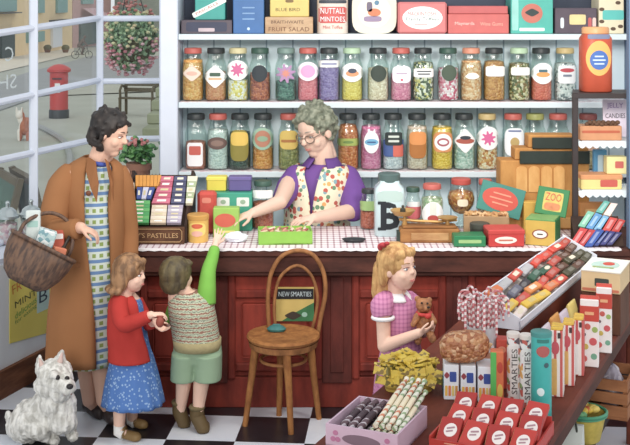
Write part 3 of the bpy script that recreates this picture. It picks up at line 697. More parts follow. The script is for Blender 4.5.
MB().loft([[(-W2*.96,.05,.07),(-W2*.96,.40,.31),(-W2*.96,.40,.298),(-W2*.96,.06,.06)],[(W2*.96,.05,.07),(W2*.96,.40,.31),(W2*.96,.40,.298),(W2*.96,.06,.06)]]).build('sloping_board', RWD, t, 0)
def rackrow(n, a0, a1, b0, b1, cols, text, group, vertical=False, tip=None):
    """n bars between the sight-line corner pairs a0-a1 (bottom left/right) and b0-b1 (top left/right)"""
    for i in range(n):
        mb = MB()
        if not vertical:
            f0, f1 = i/n, (i+.93)/n
            c = [tuple(a+(b-a)*f for a, b in zip(p, q)) for f in (f0, f1) for p, q in ((a0,b0),(a1,b1))]
            A, B2, Cc, D2 = c[0], c[1], c[3], c[2]
        else:
            f0, f1 = i/n, (i+.9)/n
            lo = [tuple(a+(b-a)*f for a, b in zip(a0,a1)) for f in (f0,f1)]; hi = [tuple(a+(b-a)*f for a, b in zip(b0,b1)) for f in (f0,f1)]
            A, B2, Cc, D2 = lo[0], lo[1], hi[1], hi[0]
        q = [IPl(*v) for v in (A,B2,Cc,D2)]
        lay = .0075
        mb.loft([[v+pn*lay for v in q],[v+pn*(lay+.018) for v in q]])
        ctr = sum(q, Vector())/4
        for v in mb.bm.verts: v.co -= ctr
        o = mb.build('chocolate_bar', cols[i % len(cols)], None, 0)
        o.location = ctr
        pos = ORD[i]+(' from the left' if vertical else ' row up')
        tag(o, text % pos, 'chocolate bar', group)
        if tip:
            q2 = [q[3]+(q[2]-q[3])*.35, q[3]+(q[2]-q[3])*.65]; 
            MB().cap(q2[0]-ctr+pn*.013,.006,q2[0]-ctr+pdir*.022+pn*.013,.002,8).build('twisted_tip', pm((86,70,50),.6), o)
        else:
            ax = q[1]-q[0]
            MB().loft([[v-ctr+pn*(lay+.0188) for v in (q[0]+ax*.25+(q[3]-q[0])*.3, q[0]+ax*.75+(q[3]-q[0])*.3, q[0]+ax*.75+(q[3]-q[0])*.7, q[0]+ax*.25+(q[3]-q[0])*.7)],[v-ctr+pn*(lay+.0195) for v in (q[0]+ax*.25+(q[3]-q[0])*.3, q[0]+ax*.75+(q[3]-q[0])*.3, q[0]+ax*.75+(q[3]-q[0])*.7, q[0]+ax*.25+(q[3]-q[0])*.7)]]).build('printed_panel', BARPR[(i+n) % 3], o, 0)
BARPR = [pm((226,220,196),.5), pm((210,196,150),.5), pm((236,232,226),.5)]
rackrow(6,(124.5,226),(149,226),(126,203.5),(150.5,203.5),[pm((70,158,86),.5,.2),pm((92,176,96),.5,.2)],'green bar in the rack, %s','green bars in the rack')
rackrow(5,(150.5,226),(166,226),(152.5,208),(167.5,208),[pm((214,196,168),.5,.15),pm((226,210,190),.5,.15)],'beige bar in the rack, %s','beige bars in the rack')
rackrow(5,(167,226),(181,226),(168.5,208),(183.5,208),[pm((170,160,180),.5,.15),pm((190,182,196),.5,.15)],'mauve-grey bar in the rack, %s','mauve bars in the rack')
rackrow(5,(152,206.5),(170,206.5),(162,179),(174,179),[pm((206,104,128),.5,.15),pm((190,86,110),.5,.15)],'pink bar in the rack, %s','pink bars in the rack')
rackrow(5,(171,206.5),(184.5,206.5),(175,179),(187,179),[pm((78,80,112),.5,.2),pm((66,68,98),.5,.2)],'navy bar in the rack, %s','navy bars in the rack')
rackrow(5,(186,206.5),(192.5,206.5),(188,179),(198,179),[pm((216,214,190),.5,.2),pm((164,178,136),.5,.2)],'cream and green bar in the rack, %s','cream bars in the rack')
rackrow(3,(137,202),(151.5,202),(137.5,190.5),(156,190.5),[pm((64,84,154),.5,.15),pm((206,204,226),.5,.1)],'blue and white packet in the rack, %s','blue packets in the rack',True)
rackrow(1,(126.5,202),(136,202),(128,186),(135.5,186),[pm((226,206,178),.5,.1)],'tall pale cream packet in the rack, %s of its tier','cream packets in the rack',True)
rackrow(7,(136,189.5),(161,189.5),(136,178.5),(162,178.5),[pm((226,150,60),.5,.15)],'orange packet with dark tip along the top of the rack, %s','orange packets in the rack',True,True)

CG = 'tins and cartons on the counter'
# round yellow drum
d_ = 6.15; p = ((197.5-MIDX)*d_/FOC, d_+.03, ZC)
t = thing('sweet_tin','round golden yellow tin beside the chocolate rack','tin',p,0,CG)
MB().lathe([(.054,0),(.056,.004),(.056,.118)],n=24).build('tin_body',pm((226,178,84),.4,.1),t)
MB().lathe([(.058,.118),(.059,.121),(.059,.142),(.055,.146),(.01,.147)],n=24).build('lid',pm((206,150,70),.4,.1),t)
label_patch('soft',.088,.07,.072,.056,.002,2).build('label',pm((238,206,106),.5,.08),t,40)
label_patch('oval',.06,.026,.09,.056,.0034,2).build('label_emblem',pm((214,92,60),.5),t,40); label_patch('oval',.06,.03,.05,.056,.0034,2).build('label_emblem',pm((232,170,150),.5),t,40)
t,w_,h_,f = std('red_carton','red carton with rounded top standing behind the yellow drum','carton',197,216,192,6.36,.08,pm((206,72,62),.5,.2,30),CG,0,ZC,.016)
plate('soft',.05,.03,pm((226,130,110),.5),t,onfront(0,f,h_*.8),'label')
t,w_,h_,f = std('sweet_carton','lime green carton with a red oval label near the white paper bag','carton',213,239,208,6.27,.07,pm((150,196,84),.5,.12),CG)
plate('oval',.115,.075,pm((212,92,72),.5,.1),t,onfront(-.005,f,h_*.58)); plate('rect',.10,.012,pm((226,214,120),.5),t,onfront(0,f,h_*.2),'label_band')
t,w_,h_,f = std('teal_carton','long teal carton with two white labels under the yellow and purple tins','carton',207,252,193,6.45,.14,pm((58,160,132),.5,.12),CG)
tealtop = ZC+h_
for x_ in (-.035,.075): plate('rect',.07,.05,pm((226,232,226),.5,.04),t,onfront(x_,f,h_-.05)); 
for x_ in (-.035,.075): plate('oval',.03,.025,pm((150,180,150),.5),t,onfront(x_,f-.0016,h_-.05),'label_emblem')
t,w_,h_,f = std('yellow_tin','yellow tin with overhanging lid on the long teal carton','tin',206.5,226,177,6.5,.085,pm((226,206,70),.45,.08),CG,0,tealtop+.001,.006,pm((236,218,84),.45,.06))
t,w_,h_,f = std('purple_tin','purple tin with overhanging lid on the long teal carton','tin',228.5,251,177,6.5,.085,pm((96,84,146),.45,.1),CG,0,tealtop+.001,.006,pm((108,96,158),.45,.08))
d_ = 6.545
jar(((263-MIDX)*d_/FOC,d_,ZC),.27,.062,'green',[(214,104,78),(226,124,98),(196,84,66)],.62,[('rect',.9,.17,.74,(244,244,242))],'white-banded jar of red sweets with dark green lid by the shopkeeper','jars on the counter',2.6)
d_ = 6.53
jar(((369-MIDX)*d_/FOC,d_,ZC),.225,.052,'black',[(206,96,70),(190,84,60)],.5,[('rect',1.0,.24,.6,(150,184,112))],'jar of brick red sweets with green label between shopkeeper and B jar','jars on the counter',2.6)
jar(((413-MIDX)*6.5/FOC,6.5,ZC),.24,.046,'green',[(226,214,210),(214,180,180)],.6,[('soft',.9,.36,.46,(226,104,110)),('rect',.8,.12,.62,(240,240,240))],'dark green lidded jar with red label just behind the B jar','jars on the counter',2.6)
jar(((432-MIDX)*6.42/FOC,6.42,ZC),.272,.062,'red',[(150,180,130),(226,226,200),(190,206,160)],.8,[('oval',.95,.52,.40,W_),('oval',.5,.14,.32,(190,70,64)),('rect',.28,.26,.52,(222,226,214))],'red lidded jar of pale green sweets with white label and red ribbon','jars on the counter',2.6)
jar(((485-MIDX)*6.54/FOC,6.535,ZC),.28,.045,'red',[(226,200,170),(206,150,120)],.6,[],'narrow red lidded jar behind the teal lid','jars on the counter',2.6)
d_ = 6.57; p = ((461-MIDX)*d_/FOC,d_,ZC)
t = thing('bowl_jar','round-bellied footed glass jar of orange toffees with red lid','jar',p,0,'jars on the counter')
prof = [(.04,0),(.042,.006),(.016,.03),(.015,.06),(.045,.085),(.075,.13),(.081,.165),(.07,.205),(.052,.228),(.05,.25)]
MB().lathe(prof,n=26,cap=(True,False)).build('glass_body',JG,t,60)
MB().lathe([(.012,.075),(.043,.09),(.071,.132),(.076,.165),(.066,.2),(.03,.212),(.002,.214)],n=24).build('sweet_filling',sweets([(222,146,66),(206,120,50),(232,168,96),(180,96,44)],60),t,60)
MB().lathe([(.053,.244),(.056,.247),(.056,.272),(.05,.278),(.01,.279)],n=24).build('lid',pm((192,76,66),.4,.08),t)
label_patch('soft',.06,.04,.15,.08,.003,2).build('label',pm((238,226,196),.5),t,40)
# square B jar
d_ = 6.34; p = ((389.5-MIDX)*d_/FOC,d_+.03,ZC)
t = thing('square_jar','big square pale blue jar with a black letter B and dark lid','jar',p)
MB().lathe([(.078,0),(.083,.006),(.083,.235),(.078,.26),(.055,.285),(.055,.30)],n=32,ex=7).build('jar_body',pm((196,220,224),.18,.05,8,.5),t,50)
MB().lathe([(.058,.292),(.062,.296),(.062,.332),(.056,.338),(.01,.34)],n=24).build('lid',pm((76,100,98),.35,.15),t)
plate('soft',.14,.06,pm((180,206,200),.4,.05),t,onfront(0,-.083,.222),'shoulder_panel')
txt('B',.104,.15,pm((34,40,46),.5),t,onfront(0,-.0845,.115),bold=.035); MB().box((-.045,-.085,.044),(.045,.002,.016)).box((-.045,-.085,.186),(.045,.002,.016)).build('letter_serif',pm((34,40,46),.5),t,0); plate('round',.03,.03,pm((190,206,206),.5),t,onfront(.008,-.0855,.145),'letter_ornament')
# white paper bag of sweets
d_ = 6.17; mb = MB()
q = bmesh.ops.create_icosphere(mb.bm, subdivisions=3, radius=1.0)
for v in mb.bm.verts:
    n_ = v.co.normalized(); k = 1+.14*math.sin(7*n_.x+3*n_.y)*math.cos(6*n_.z+4*n_.x)+random.uniform(-.06,.06)
    v.co = Vector((n_.x*.062*k, n_.y*.04*k, max(-.022, n_.z*.03*k)+.022))
o = mb.build('paper_bag', pm((226,232,242),.8,.06), None, 20); o.location = ((236-MIDX)*d_/FOC,d_,ZC); tag(o,'crumpled white paper bag lying on the gingham cloth','paper bag')
# green box of toffees
d_ = 6.09; bw = 54*d_/FOC; bh = .068; bdp = .16; p = ((284.5-MIDX)*d_/FOC,d_+bdp/2,ZC)
t = thing('toffee_box','open lime green box of toffees in front of the shopkeeper','box',p,R(4))
GB = pm((132,190,66),.5,.12)
mb = MB(); mb.box((0,0,.004),(bw,bdp,.008))
for s_ in (-1,1): mb.box((s_*(bw/2-.003),0,bh/2),(.006,bdp,bh)); mb.box((0,s_*(bdp/2-.003),bh/2),(bw-.012,.006,bh))
mb.build('box_body',GB,t,0)
MB().box((0,0,bh-.022),(bw-.014,bdp-.014,.01)).build('paper_liner',pm((190,206,130),.7),t,0)
TC = [(226,196,160),(196,120,110),(214,160,120),(170,90,80),(232,214,190)]
k = 0
for iy in range(3):
    for ix in range(7):
        mb = MB().cap((-.008,0,0),.008,(.008,0,0),.008,8).cap((-.014,0,0),.003,(-.021,0,.002),.007,6).cap((.014,0,0),.003,(.021,0,.002),.007,6)
        o = mb.build('wrapped_toffee', pm(TC[(ix*2+iy) % 5],.4,.1), None); 
        o.location = (p[0]+(-.108+.036*ix+random.uniform(-.003,.003)), p[1]+(-.045+.045*iy), ZC+bh-.008+.0); o.rotation_euler = (0,0,random.uniform(.6,2.0))
        tag(o, 'wrapped toffee in the open lime green box', 'sweet', 'toffees in the green box')
# black oval dish
d_ = 6.16
t = tag(MB().lathe([(.02,0),(.05,.002),(.066,.016),(.064,.018),(.048,.008),(.01,.006)],n=28,sy=.6).build('oval_dish',pm((40,44,48),.3,.1),None), 'small black oval dish on the gingham cloth','dish'); t.location=((354-MIDX)*d_/FOC,d_,ZC)
# balance scale
d_ = 6.12; p = ((430-MIDX)*d_/FOC,d_+.06,ZC)
t = thing('balance_scale','brass and wood balance scale with a shallow pan beside the B jar','scale',p)
BR = pm((196,146,76),.35,.15,18,.5,.35); WB = wood((176,120,64),(136,84,44),6,(6,2,2))
MB().box((.0,.0,.0375),(.32,.11,.075),None,.008).box((0,0,.082),(.29,.09,.014),None,.005).build('wooden_base',WB,t,30)
MB().box((-.165,-.02,.03),(.02,.06,.06),None,.004).build('corner_block',pm((44,56,48),.4),t,30)
MB().box((.0,-.057,.035),(.2,.008,.04),None,.002).build('drawer',wood((196,150,96),(160,110,66),6,(6,2,2)),t,30)
MB().cap((-.13,0,.09),.014,(-.13,0,.135),.008).cap((.1,0,.09),.014,(.1,0,.115),.008).build('pillar',BR,t)
MB().tube([(-.16,0,.118),(-.06,0,.108),(.05,0,.104),(.15,0,.115)],.008,8).build('beam',BR,t)
MB().lathe([(.01,.0),(.045,.006),(.066,.03),(.068,.034),(.06,.03),(.04,.012),(.005,.008)],(-.14,0,.134),28).build('pan',BR,t)
MB().lathe([(.01,0),(.05,.004),(.055,.012),(.01,.013)],(.1,0,.118),24).build('weight_plate',BR,t)
o = MB().lathe([(.013,0),(.015,.004),(.015,.03),(.006,.036),(.008,.046),(.002,.05)],n=16).build('brass_weight',pm((58,58,50),.4),None); o.location=(p[0]-.14,p[1],ZC+.1435); tag(o,'small dark knobbed weight standing in the brass scale pan','weight')
# green tin, black tin
t,w_,h_,f = std('green_tin','low dark green tin at the counter front by the red box','tin',454,486,236,6.03,.12,pm((40,124,76),.4,.12),CG)
plate('rect',.12,.018,pm((150,190,120),.5),t,onfront(0,f,h_*.5),'printed_line')
d_ = 6.165; t = thing('black_tin','round black tin behind the low green tin','tin',((481-MIDX)*d_/FOC,d_+.05,ZC),0,CG)
MB().lathe([(.05,0),(.052,.004),(.052,.07)],n=24).build('tin_body',pm((54,56,50),.4),t); MB().lathe([(.054,.066),(.054,.088),(.05,.092),(.01,.093)],n=24).build('lid',pm((66,68,60),.4),t)
# nut box with propped lid
d_ = 6.30; zb_ = ZC; w_ = 45*d_/FOC; t = thing('nut_box','open box of shelled nuts with teal lid propped up behind','box',((487-MIDX)*d_/FOC,d_+.035,ZC),R(-6))
h_ = .112
CB = pm((172,136,96),.7,.15)
MB().box((0,0,h_/2),(w_,.10,h_),None,.003).build('box_body',CB,t,30)
mb = MB()
for i in range(150):
    mb.ell((random.uniform(-w_/2+.008,w_/2-.008),random.uniform(-.042,.042),h_+random.uniform(0,.012)),(.011,.008,.007),Euler((0,0,random.uniform(0,3))).to_matrix(),8,5)
o = mb.build('nuts',sweets([(206,156,96),(226,184,130),(180,124,76)],22,.2),t); o['kind']='stuff'
lz = Matrix.Translation((.085,.062,h_+.075)) @ Matrix.Rotation(R(-6),4,'Y').inverted() @ Matrix.Rotation(R(9),4,'Y') @ Matrix.Rotation(R(-14),4,'X')
MB().box((0,0,0),(.245,.012,.165),lz,.002).build('lid',pm((50,128,116),.5,.12),t,30)
plate('oval',.20,.125,pm((206,72,56),.5,.12),t,lz @ onfront(-.005,-.006,0),'lid_label'); 
for q_ in ((.0,.028,.1),(0,0,.13),(0,-.026,.09)): plate('rect',q_[2],.008,pm((226,140,110),.5),t,lz @ onfront(q_[0],-.0078,q_[1]),'printed_line')
# red tin with white oval label
t,w_,h_,f = std('red_tin','bright red tin with white oval label on the counter front','tin',488,524,230,6.03,.15,pm((200,58,56),.4,.1),CG,R(3),ZC,.005,pm((206,66,62),.4,.08))
plate('oval',w_*.62,h_*.42,pm((236,226,216),.5,.03),t,onfront(-.005,f,h_*.40),'label'); plate('rect',w_*.4,.008,pm((200,110,90),.5),t,onfront(-.005,f-.0016,h_*.40),'printed_line')
# gold and green box, lid open
t = thing('chocolate_box','gold fronted green box with its green lid open, front of the counter','box',(1.215,6.13,ZC),R(-22))
GR = pm((36,120,62),.45,.12); GO = pm((206,168,70),.45,.12); w_, dp, h_ = .16,.15,.135
MB().box((0,0,h_/2),(w_,dp,h_),None,.003).build('box_body',GR,t,30)
MB().box((0,-dp/2-.001,h_/2),(w_-.004,.003,h_-.006)).build('gold_front',GO,t,0)
plate('oval',.085,.05,pm((150,80,60),.5),t,onfront(0,-dp/2-.0025,h_*.46),'label_ring'); plate('oval',.07,.038,pm((236,232,222),.5),t,onfront(0,-dp/2-.0042,h_*.46),'label'); plate('rect',.03,.006,pm((70,60,60),.5),t,onfront(0,-dp/2-.006,h_*.46),'printed_line')
MB().box((0,0,h_+.003),(w_*.94,dp*.94,.006)).build('liner',pm((120,170,96),.6,.2),t,0)
lz = Matrix.Translation((.03,dp/2+.03,h_+.07)) @ Matrix.Rotation(R(-22),4,'X') @ Matrix.Rotation(R(6),4,'Y')
MB().box((0,0,0),(.17,.012,.15),lz,.002).build('lid',GR,t,30)
plate('rect',.105,.105,pm((196,176,80),.5,.3,30),t,lz @ onfront(.005,-.006,0),'lid_label'); txt('ZOO',.085,.042,pm((206,60,56),.5),t,lz @ onfront(.005,-.0078,.024)); plate('soft',.085,.04,pm((206,120,70),.5,.4,40),t,lz @ onfront(.005,-.0078,-.028),'lid_picture')
t,w_,h_,f = std('yellow_carton','yellow carton with a red oval behind the gold fronted box','carton',524,549,202,6.36,.06,pm((214,166,68),.5,.15),CG)
plate('oval',.11,.04,pm((196,92,60),.5),t,onfront(0,f,h_*.45),'label')
t,w_,h_,f = std('orange_carton','orange carton at the back under the lace-edged stand','carton',580,612,203,6.42,.05,pm((206,136,74),.5,.2),CG)
plate('rect',.12,.03,pm((226,176,110),.5),t,onfront(0,f,h_*.7),'label')
# ------------------------------------------------------------------ wooden till
d_ = 6.47; xL, xR = (501-MIDX)*d_/FOC, (590-MIDX)*d_/FOC; wT = xR-xL
t = thing('wooden_till','golden wooden cash till with two black bars and arched front panels','till',((xL+xR)/2,d_+.09,ZC))
TW = wood((206,146,76),(180,116,54),4,(2,2,6)); TWL = wood((232,178,106),(210,146,76),4,(2,2,6))
z1, z2, z3 = EYE-161*d_/FOC-ZC, EYE-149*d_/FOC-ZC, EYE-136*d_/FOC-ZC
def bx(px): return (px-MIDX)*d_/FOC-(xL+xR)/2
def stepb(a_, b2, za, zb_, y0, mat, nm, bev=.006): MB().box(((bx(a_)+bx(b2))/2,(y0+.09)/2,(za+zb_)/2),(bx(b2)-bx(a_),.09-y0,zb_-za),None,bev).build(nm,mat,t,30)
stepb(501,590,0,z1,-.075,TW,'till_body'); stepb(516,590,z1+.0005,z2,-.06,TW,'upper_step'); stepb(530,578,z2+.0005,z3,-.045,TW,'top_step')
for a_, b2, za, zb_, y0 in ((520,590,z1-.02,z2-.01,-.076),(533,574,z2-.004,z3-.008,-.062)):
    MB().box(((bx(a_)+bx(b2))/2,y0-.006,(za+zb_)/2),(bx(b2)-bx(a_),.016,zb_-za-.006),None,.003).build('black_bar',pm((38,48,42),.35,.2),t,30)
for k in range(4):
    xx = bx(522+k*12.5); ww = 11*d_/FOC; hh = 26*d_/FOC
    arch = [(-ww/2,0),(ww/2,0)]+[(ww/2*math.cos(a_), hh-ww*.35+ww*.35*math.sin(a_)) for a_ in [math.pi*i/8 for i in range(9)]]
    MB().prism(arch,.006,onfront(xx,-.0755,z1-.02-hh-.01)).build('arched_panel',TWL,t,0)
MB().box((bx(540),-.08,.04),(bx(575)-bx(508),.012,.06),None,.004).build('cash_drawer',TWL,t,30)
# ------------------------------------------------------------------ black frame stand with lace-edged shelves
BKM = pm((52,44,44),.45,.15)
sx0, sx1 = 1.385, 1.985; sy0, sy1 = 6.19, 6.43; zt_ = EYE-93*6.2/FOC; s1, s2 = EYE-141*6.2/FOC, EYE-190*6.2/FOC
t = thing('frame_stand','tall black framed stand with two lace-edged shelves, right end of counter','stand',(sx0,sy0,ZC))
for x_, y_ in ((sx0,sy0),(sx1,sy0),(sx1,sy1)):
    MB().box((x_-sx0+.015,y_-sy0+.0,(zt_-ZC)/2),(.03,.026,zt_-ZC),None,.003).build('post',BKM,t,30)
MB().prism([(-.002,-.018),(sx1-sx0+.03,-.018),(sx1-sx0+.03,.255),(.058,.255)],.028,Matrix.Translation((0,0,zt_-ZC-.028))).build('top_board',BKM,t,30)
for z_ in (s1,s2):
    MB().box(((sx1-sx0)/2+.035,.12,z_-ZC-.006),(sx1-sx0-.042,.21,.012)).build('stand_shelf',pm((226,236,240),.6),t,0)
    n = 60; lc = MB(); xs_ = [.03+(sx1-sx0-.03)*i/n for i in range(n+1)]
    lc.loft([[(x,-.016,z_-ZC+.001) for x in xs_],[(x,-.021,z_-ZC-.022-.014*abs(math.sin(math.pi*i/4))) for i, x in enumerate(xs_)]],(False,False),False)
    lc.build('lace_edging',pm((222,236,242),.9,.06),t,0)
SG = 'boxes on the black stand'
t,w_,h_,f = std('truffle_box','orange brown box topped with dark truffles on the upper lace shelf','box',580,622,126,6.215,.12,pm((206,140,96),.5,.15),SG,0,s1+.001)
plate('rect',w_*.9,.014,pm((190,90,60),.5),t,onfront(0,f,h_*.6),'label_band')
mb = MB()
for i in range(14): mb.ell((-.07+.0125*i,-.045+random.uniform(-.008,.008),h_+.008+(.01 if i % 2 else 0)),(.014,.014,.012))
mb.build('truffles',pm((96,64,44),.7,.3),t)
zz_ = s1+h_+.001
t = thing('show_card','white show card with purple lettering leaning behind the truffles','card',(1.66,6.35,s1+.006),0,SG)
Mc_ = Matrix.Rotation(R(-6),4,'X')
MB().box(Mc_ @ Vector((0,0,.102)),(.135,.006,.204),Mc_).build('card_sheet',pm((226,214,232),.6,.06),t,0)
M_ = Matrix.Translation((0,-.0045,.0)) @ Matrix.Rotation(R(-6),4,'X')
txt('JELLY',.09,.035,pm((150,120,180),.5),t,M_ @ onfront(0,.0,.168)); txt('CANDIES',.11,.026,pm((50,50,60),.5),t,M_ @ onfront(0,0,.115))
t,w_,h_,f = std('yellow_box','long pale yellow box with red label on the lower lace shelf','box',581,622,175,6.215,.12,pm((236,214,130),.5,.08),SG,0,s2+.001,.003,pm((224,150,96),.5,.1))
plate('rect',w_*.42,h_*.5,pm((206,88,76),.5),t,onfront(.04,f-.0,h_*.42),'label')
zz_ = s2+h_+.002
t,w_,h_,f = std('small_yellow_box','smaller yellow box stacked on the long pale yellow box','box',607,628,157,6.235,.08,pm((232,220,150),.5,.08),SG,0,zz_)
plate('rect',w_*.4,h_*.4,pm((206,96,84),.5),t,onfront(.01,f,h_*.55),'label')
t,w_,h_,f = std('blue_packet','blue packet standing behind the yellow boxes on the lower lace shelf','packet',594,607,150,6.365,.04,pm((80,150,200),.5,.12),SG,0,s2+.001)
plate('rect',.03,.1,pm((190,220,236),.5),t,onfront(0,f,h_*.6),'label')
d_ = 6.24; t = thing('orange_canister','large orange-red canister with blue disc label on top of the black stand','canister',((598.5-MIDX)*d_/FOC,d_+.07,zt_+.001))
hc = EYE-27*d_/FOC-zt_; OR_ = pm((186,70,44),.4,.12)
MB().lathe([(.08,0),(.084,.006),(.084,.29),(.07,.312),(.066,.316)],n=30,ex=3.4).build('canister_body',OR_,t,60)
MB().lathe([(.07,.314),(.074,.318),(.074,hc-.01),(.068,hc-.002),(.01,hc)],n=26).build('lid',pm((214,150,96),.4,.12),t)
label_patch('rect',.12,.026,.302,.084,.001,3.4).build('neck_band',pm((110,120,150),.5),t,40)
label_patch('oval',.138,.19,.185,.084,.002,3.4).build('label',pm((236,168,84),.5,.08),t,40); label_patch('oval',.10,.105,.175,.084,.0035,3.4).build('label_disc',pm((64,104,180),.5,.1),t,40)
for z_,w2 in ((.195,.05),(.175,.07),(.155,.055)): label_patch('rect',w2,.008,z_,.084,.0047,3.4).build('printed_line',pm((190,206,226),.5),t,40)
# ------------------------------------------------------------------ leaning chocolate bars at the right end of the counter
Q0 = Vector((0,6.035,.862)); Q1 = Vector((0,6.165,1.005)); qd = (Q1-Q0).normalized(); qn = Vector((1,0,0)).cross(qd)
t = thing('bar_stand','low sloping wooden stand under the leaning chocolate bars','stand',(1.50,6.04,ZC))
MB().loft([[(x,0,0),(x,.125,0),(x,.125,.137),(x,.0,.003)] for x in (-.13,.125)]).build('sloping_board',RWD,t,0)
bars = [
 ((570,257),(577,257),(588,238),(581,236),(206,66,66),'red and white'),((578,257),(584,257),(595,239),(589,238),(190,60,62),'dark red'),
 ((585,257),(592,257),(603,239),(596,237),(54,84,166),'royal blue'),((593.5,256),(597.5,256),(607,240),(604.8,239),(60,74,140),'navy'),
 ((599,255),(604,255),(613,241),(608,240),(64,66,128),'dark blue white-edged'),((605,255),(610,255),(619,242),(614,241),(70,70,120),'indigo white-edged'),
 ((579,234),(585,236),(594,219),(588,217),(120,190,160),'mint green'),((586,236),(592,238),(601,222),(595,219),(90,150,204),'sky blue'),
 ((593,238),(599,239),(607,224),(602,222),(120,176,216),'pale blue'),((601,239),(608,240),(615,226),(608,224),(210,76,72),'scarlet'),((609,240),(616,241),(622,228),(616,226),(196,64,60),'crimson'),
 ((602,221),(608,223),(615,209),(609,208),(232,214,206),'white and red'),((595,218),(601,220),(608,207),(603,205),(96,176,164),'teal')]
def sqz(p): return (594+(p[0]-594)*1.1, 202+(p[1]-205)*.88)
for A, B2, Cc, D2, c_, nm in bars:
    A, B2, Cc, D2 = sqz(A), sqz(B2), sqz(Cc), sqz(D2)
    q = [IPl(px,py,Q0,qn) for px, py in (A,B2,Cc,D2)]; ctr = sum(q,Vector())/4
    o = MB().loft([[v-ctr+qn*.006 for v in q],[v-ctr+qn*.018 for v in q]]).build('chocolate_bar',pm(c_,.4,.15),None,0); o.location=ctr
    tag(o, nm+' wrapped bar leaning at the right end of the counter','chocolate bar','leaning bars at the counter end')
    ax, ay = q[1]-q[0], q[3]-q[0]
    MB().loft([[q[0]+ax*u_+ay*v_-ctr+qn*zz for u_, v_ in ((.3,.15),(.7,.15),(.7,.8),(.3,.8))] for zz in (.0185,.0195)]).build('printed_panel',pm(tuple(min(255,int(x*.6+95)) for x in c_),.4),o,0)
# ================================================================== the display table in the foreground
TZ = .72; TA = R(-24.3); ux, uy = .412, .911; TO = Vector((-.013,3.695,0)); TWD = .69
def TB(a, b, z=TZ): return Vector((TO.x+ux*a+uy*b, TO.y+uy*a-ux*b, z))     # a along the table, b across it
TTOP = wood((120,52,36), (84,36,28), 4, (2,7,2))
t = thing('display_table','long reddish brown display table running away from the front, crowded with sweets','table',tuple(TB(.95,TWD/2,0)),TA)
LN = 2.9
MB().box((0,0,TZ-.02),(TWD,LN,.04),None,.008).build('table_top',TTOP,t,30)
f = MB()
for s_ in (-1,1): f.box((s_*(TWD/2-.03),0,TZ-.075),(.025,LN-.06,.07))
for s_ in (-1,1): f.box((0,s_*(LN/2-.03),TZ-.075),(TWD-.09,.025,.07))
f.build('apron',wood((92,48,36),(62,32,26),4,(2,7,2)),t,0)
for sx_ in (-1,1):
    for sy_ in (-1,1): MB().box((sx_*(TWD/2-.045),sy_*(LN/2-.05),(TZ-.04)/2),(.06,.06,TZ-.04),None,.006).build('leg',TTOP,t,30)
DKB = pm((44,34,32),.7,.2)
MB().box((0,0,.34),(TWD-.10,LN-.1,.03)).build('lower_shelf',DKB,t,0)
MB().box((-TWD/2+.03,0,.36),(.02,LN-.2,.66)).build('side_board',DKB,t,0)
ZT = TZ+.001
def onT(px, py, z=ZT): return G(px, py, z)

# ---- pink box with wrapped sticks
o_ = Vector((.034,3.685,ZT)); e2 = Vector((uy,-ux,0)); e1 = Vector((ux,uy,0)); bw, bd, bh = .245,.285,.072
t = thing('pink_box','open pale pink box of wrapped sweet sticks at the near end of the table','box',tuple(o_+e2*bw/2+e1*bd/2),TA)
PK = pm((212,180,202),.55,.08)
mb = MB().box((0,0,.004),(bw,bd,.008))
for s_ in (-1,1): mb.box((s_*(bw/2-.003),0,bh/2),(.006,bd,bh)); mb.box((0,s_*(bd/2-.003),bh/2),(bw-.012,.006,bh))
mb.build('box_body',PK,t,0)
plate('oval',.13,.034,pm((130,104,120),.5,.1),t,onfront(0,-bd/2,bh*.48),'label_oval')
for x_ in (-.088,.088):
    for q_ in ((0,.012),(-.008,-.008),(.008,-.008)): plate('oval',.018,.016,pm((196,120,160),.5),t,onfront(x_+q_[0],-bd/2,bh*.5+q_[1]),'printed_rosette')
def stick(p0, p1, r, mat, name, label, group, wrap):
    p0, p1 = Vector(p0), Vector(p1); c = (p0+p1)/2; d_ = (p1-p0).normalized(); h_ = (p1-p0).length/2
    mb = MB().tube([-d_*h_,-d_*(h_-.012),-d_*(h_-.024),-d_*(h_-.034),d_*(h_-.034),d_*(h_-.024),d_*(h_-.012),d_*h_],[r*1.1,r*.8,r*.4,r,r,r*.4,r*.8,r*1.1],8)
    o = mb.build(name, mat, None, 50); o.location = c; tag(o, label, 'sweet stick', group)
    wr = MB().tube([-d_*.03,d_*.03],r*1.06,8).build('paper_band', wrap, o, 50); return o
def pkl(x, y, z): return PW[t.name] @ Vector((x,y,z))
DS = stripes((96,70,80),(196,186,196),46,'Y',(0,0,R(-24.3)),duty=.72)
k = 0
for lay in range(2):
    for i in range(4-lay):
        x = -.100+.029*i+lay*.014; z0 = .024+.026*lay
        stick(pkl(x,-.126+lay*.004,z0),pkl(x,.13,z0+.014),.0115,DS,'wrapped_stick','dark brown wrapped stick in the left half of the pale pink box','dark sticks in the pink box',pm((70,52,62),.5)); k += 1
LS = stripes((236,228,206),(214,126,92),52,'Y',(0,R(40),R(-24.3)),duty=.6)
LS2 = stripes((230,232,214),(140,166,120),48,'Y',(0,R(40),R(-24.3)),duty=.66)
for lay in range(4):
    for i in range(5 if lay % 2 == 0 else 4):
        x = .015+.0215*i+(lay % 2)*.0107; z0 = .018+.0165*lay
        stick(pkl(x,-.125+.014*lay,z0),pkl(x+.004,.127 if lay < 2 else .135+.022*lay,z0+(.02 if lay < 2 else .03+.012*lay)),.0088,LS if (i+lay) % 2 else LS2,'wrapped_stick','pale striped stick heaped in the right half of the pale pink box','striped sticks in the pink box',pm((236,222,190),.5))
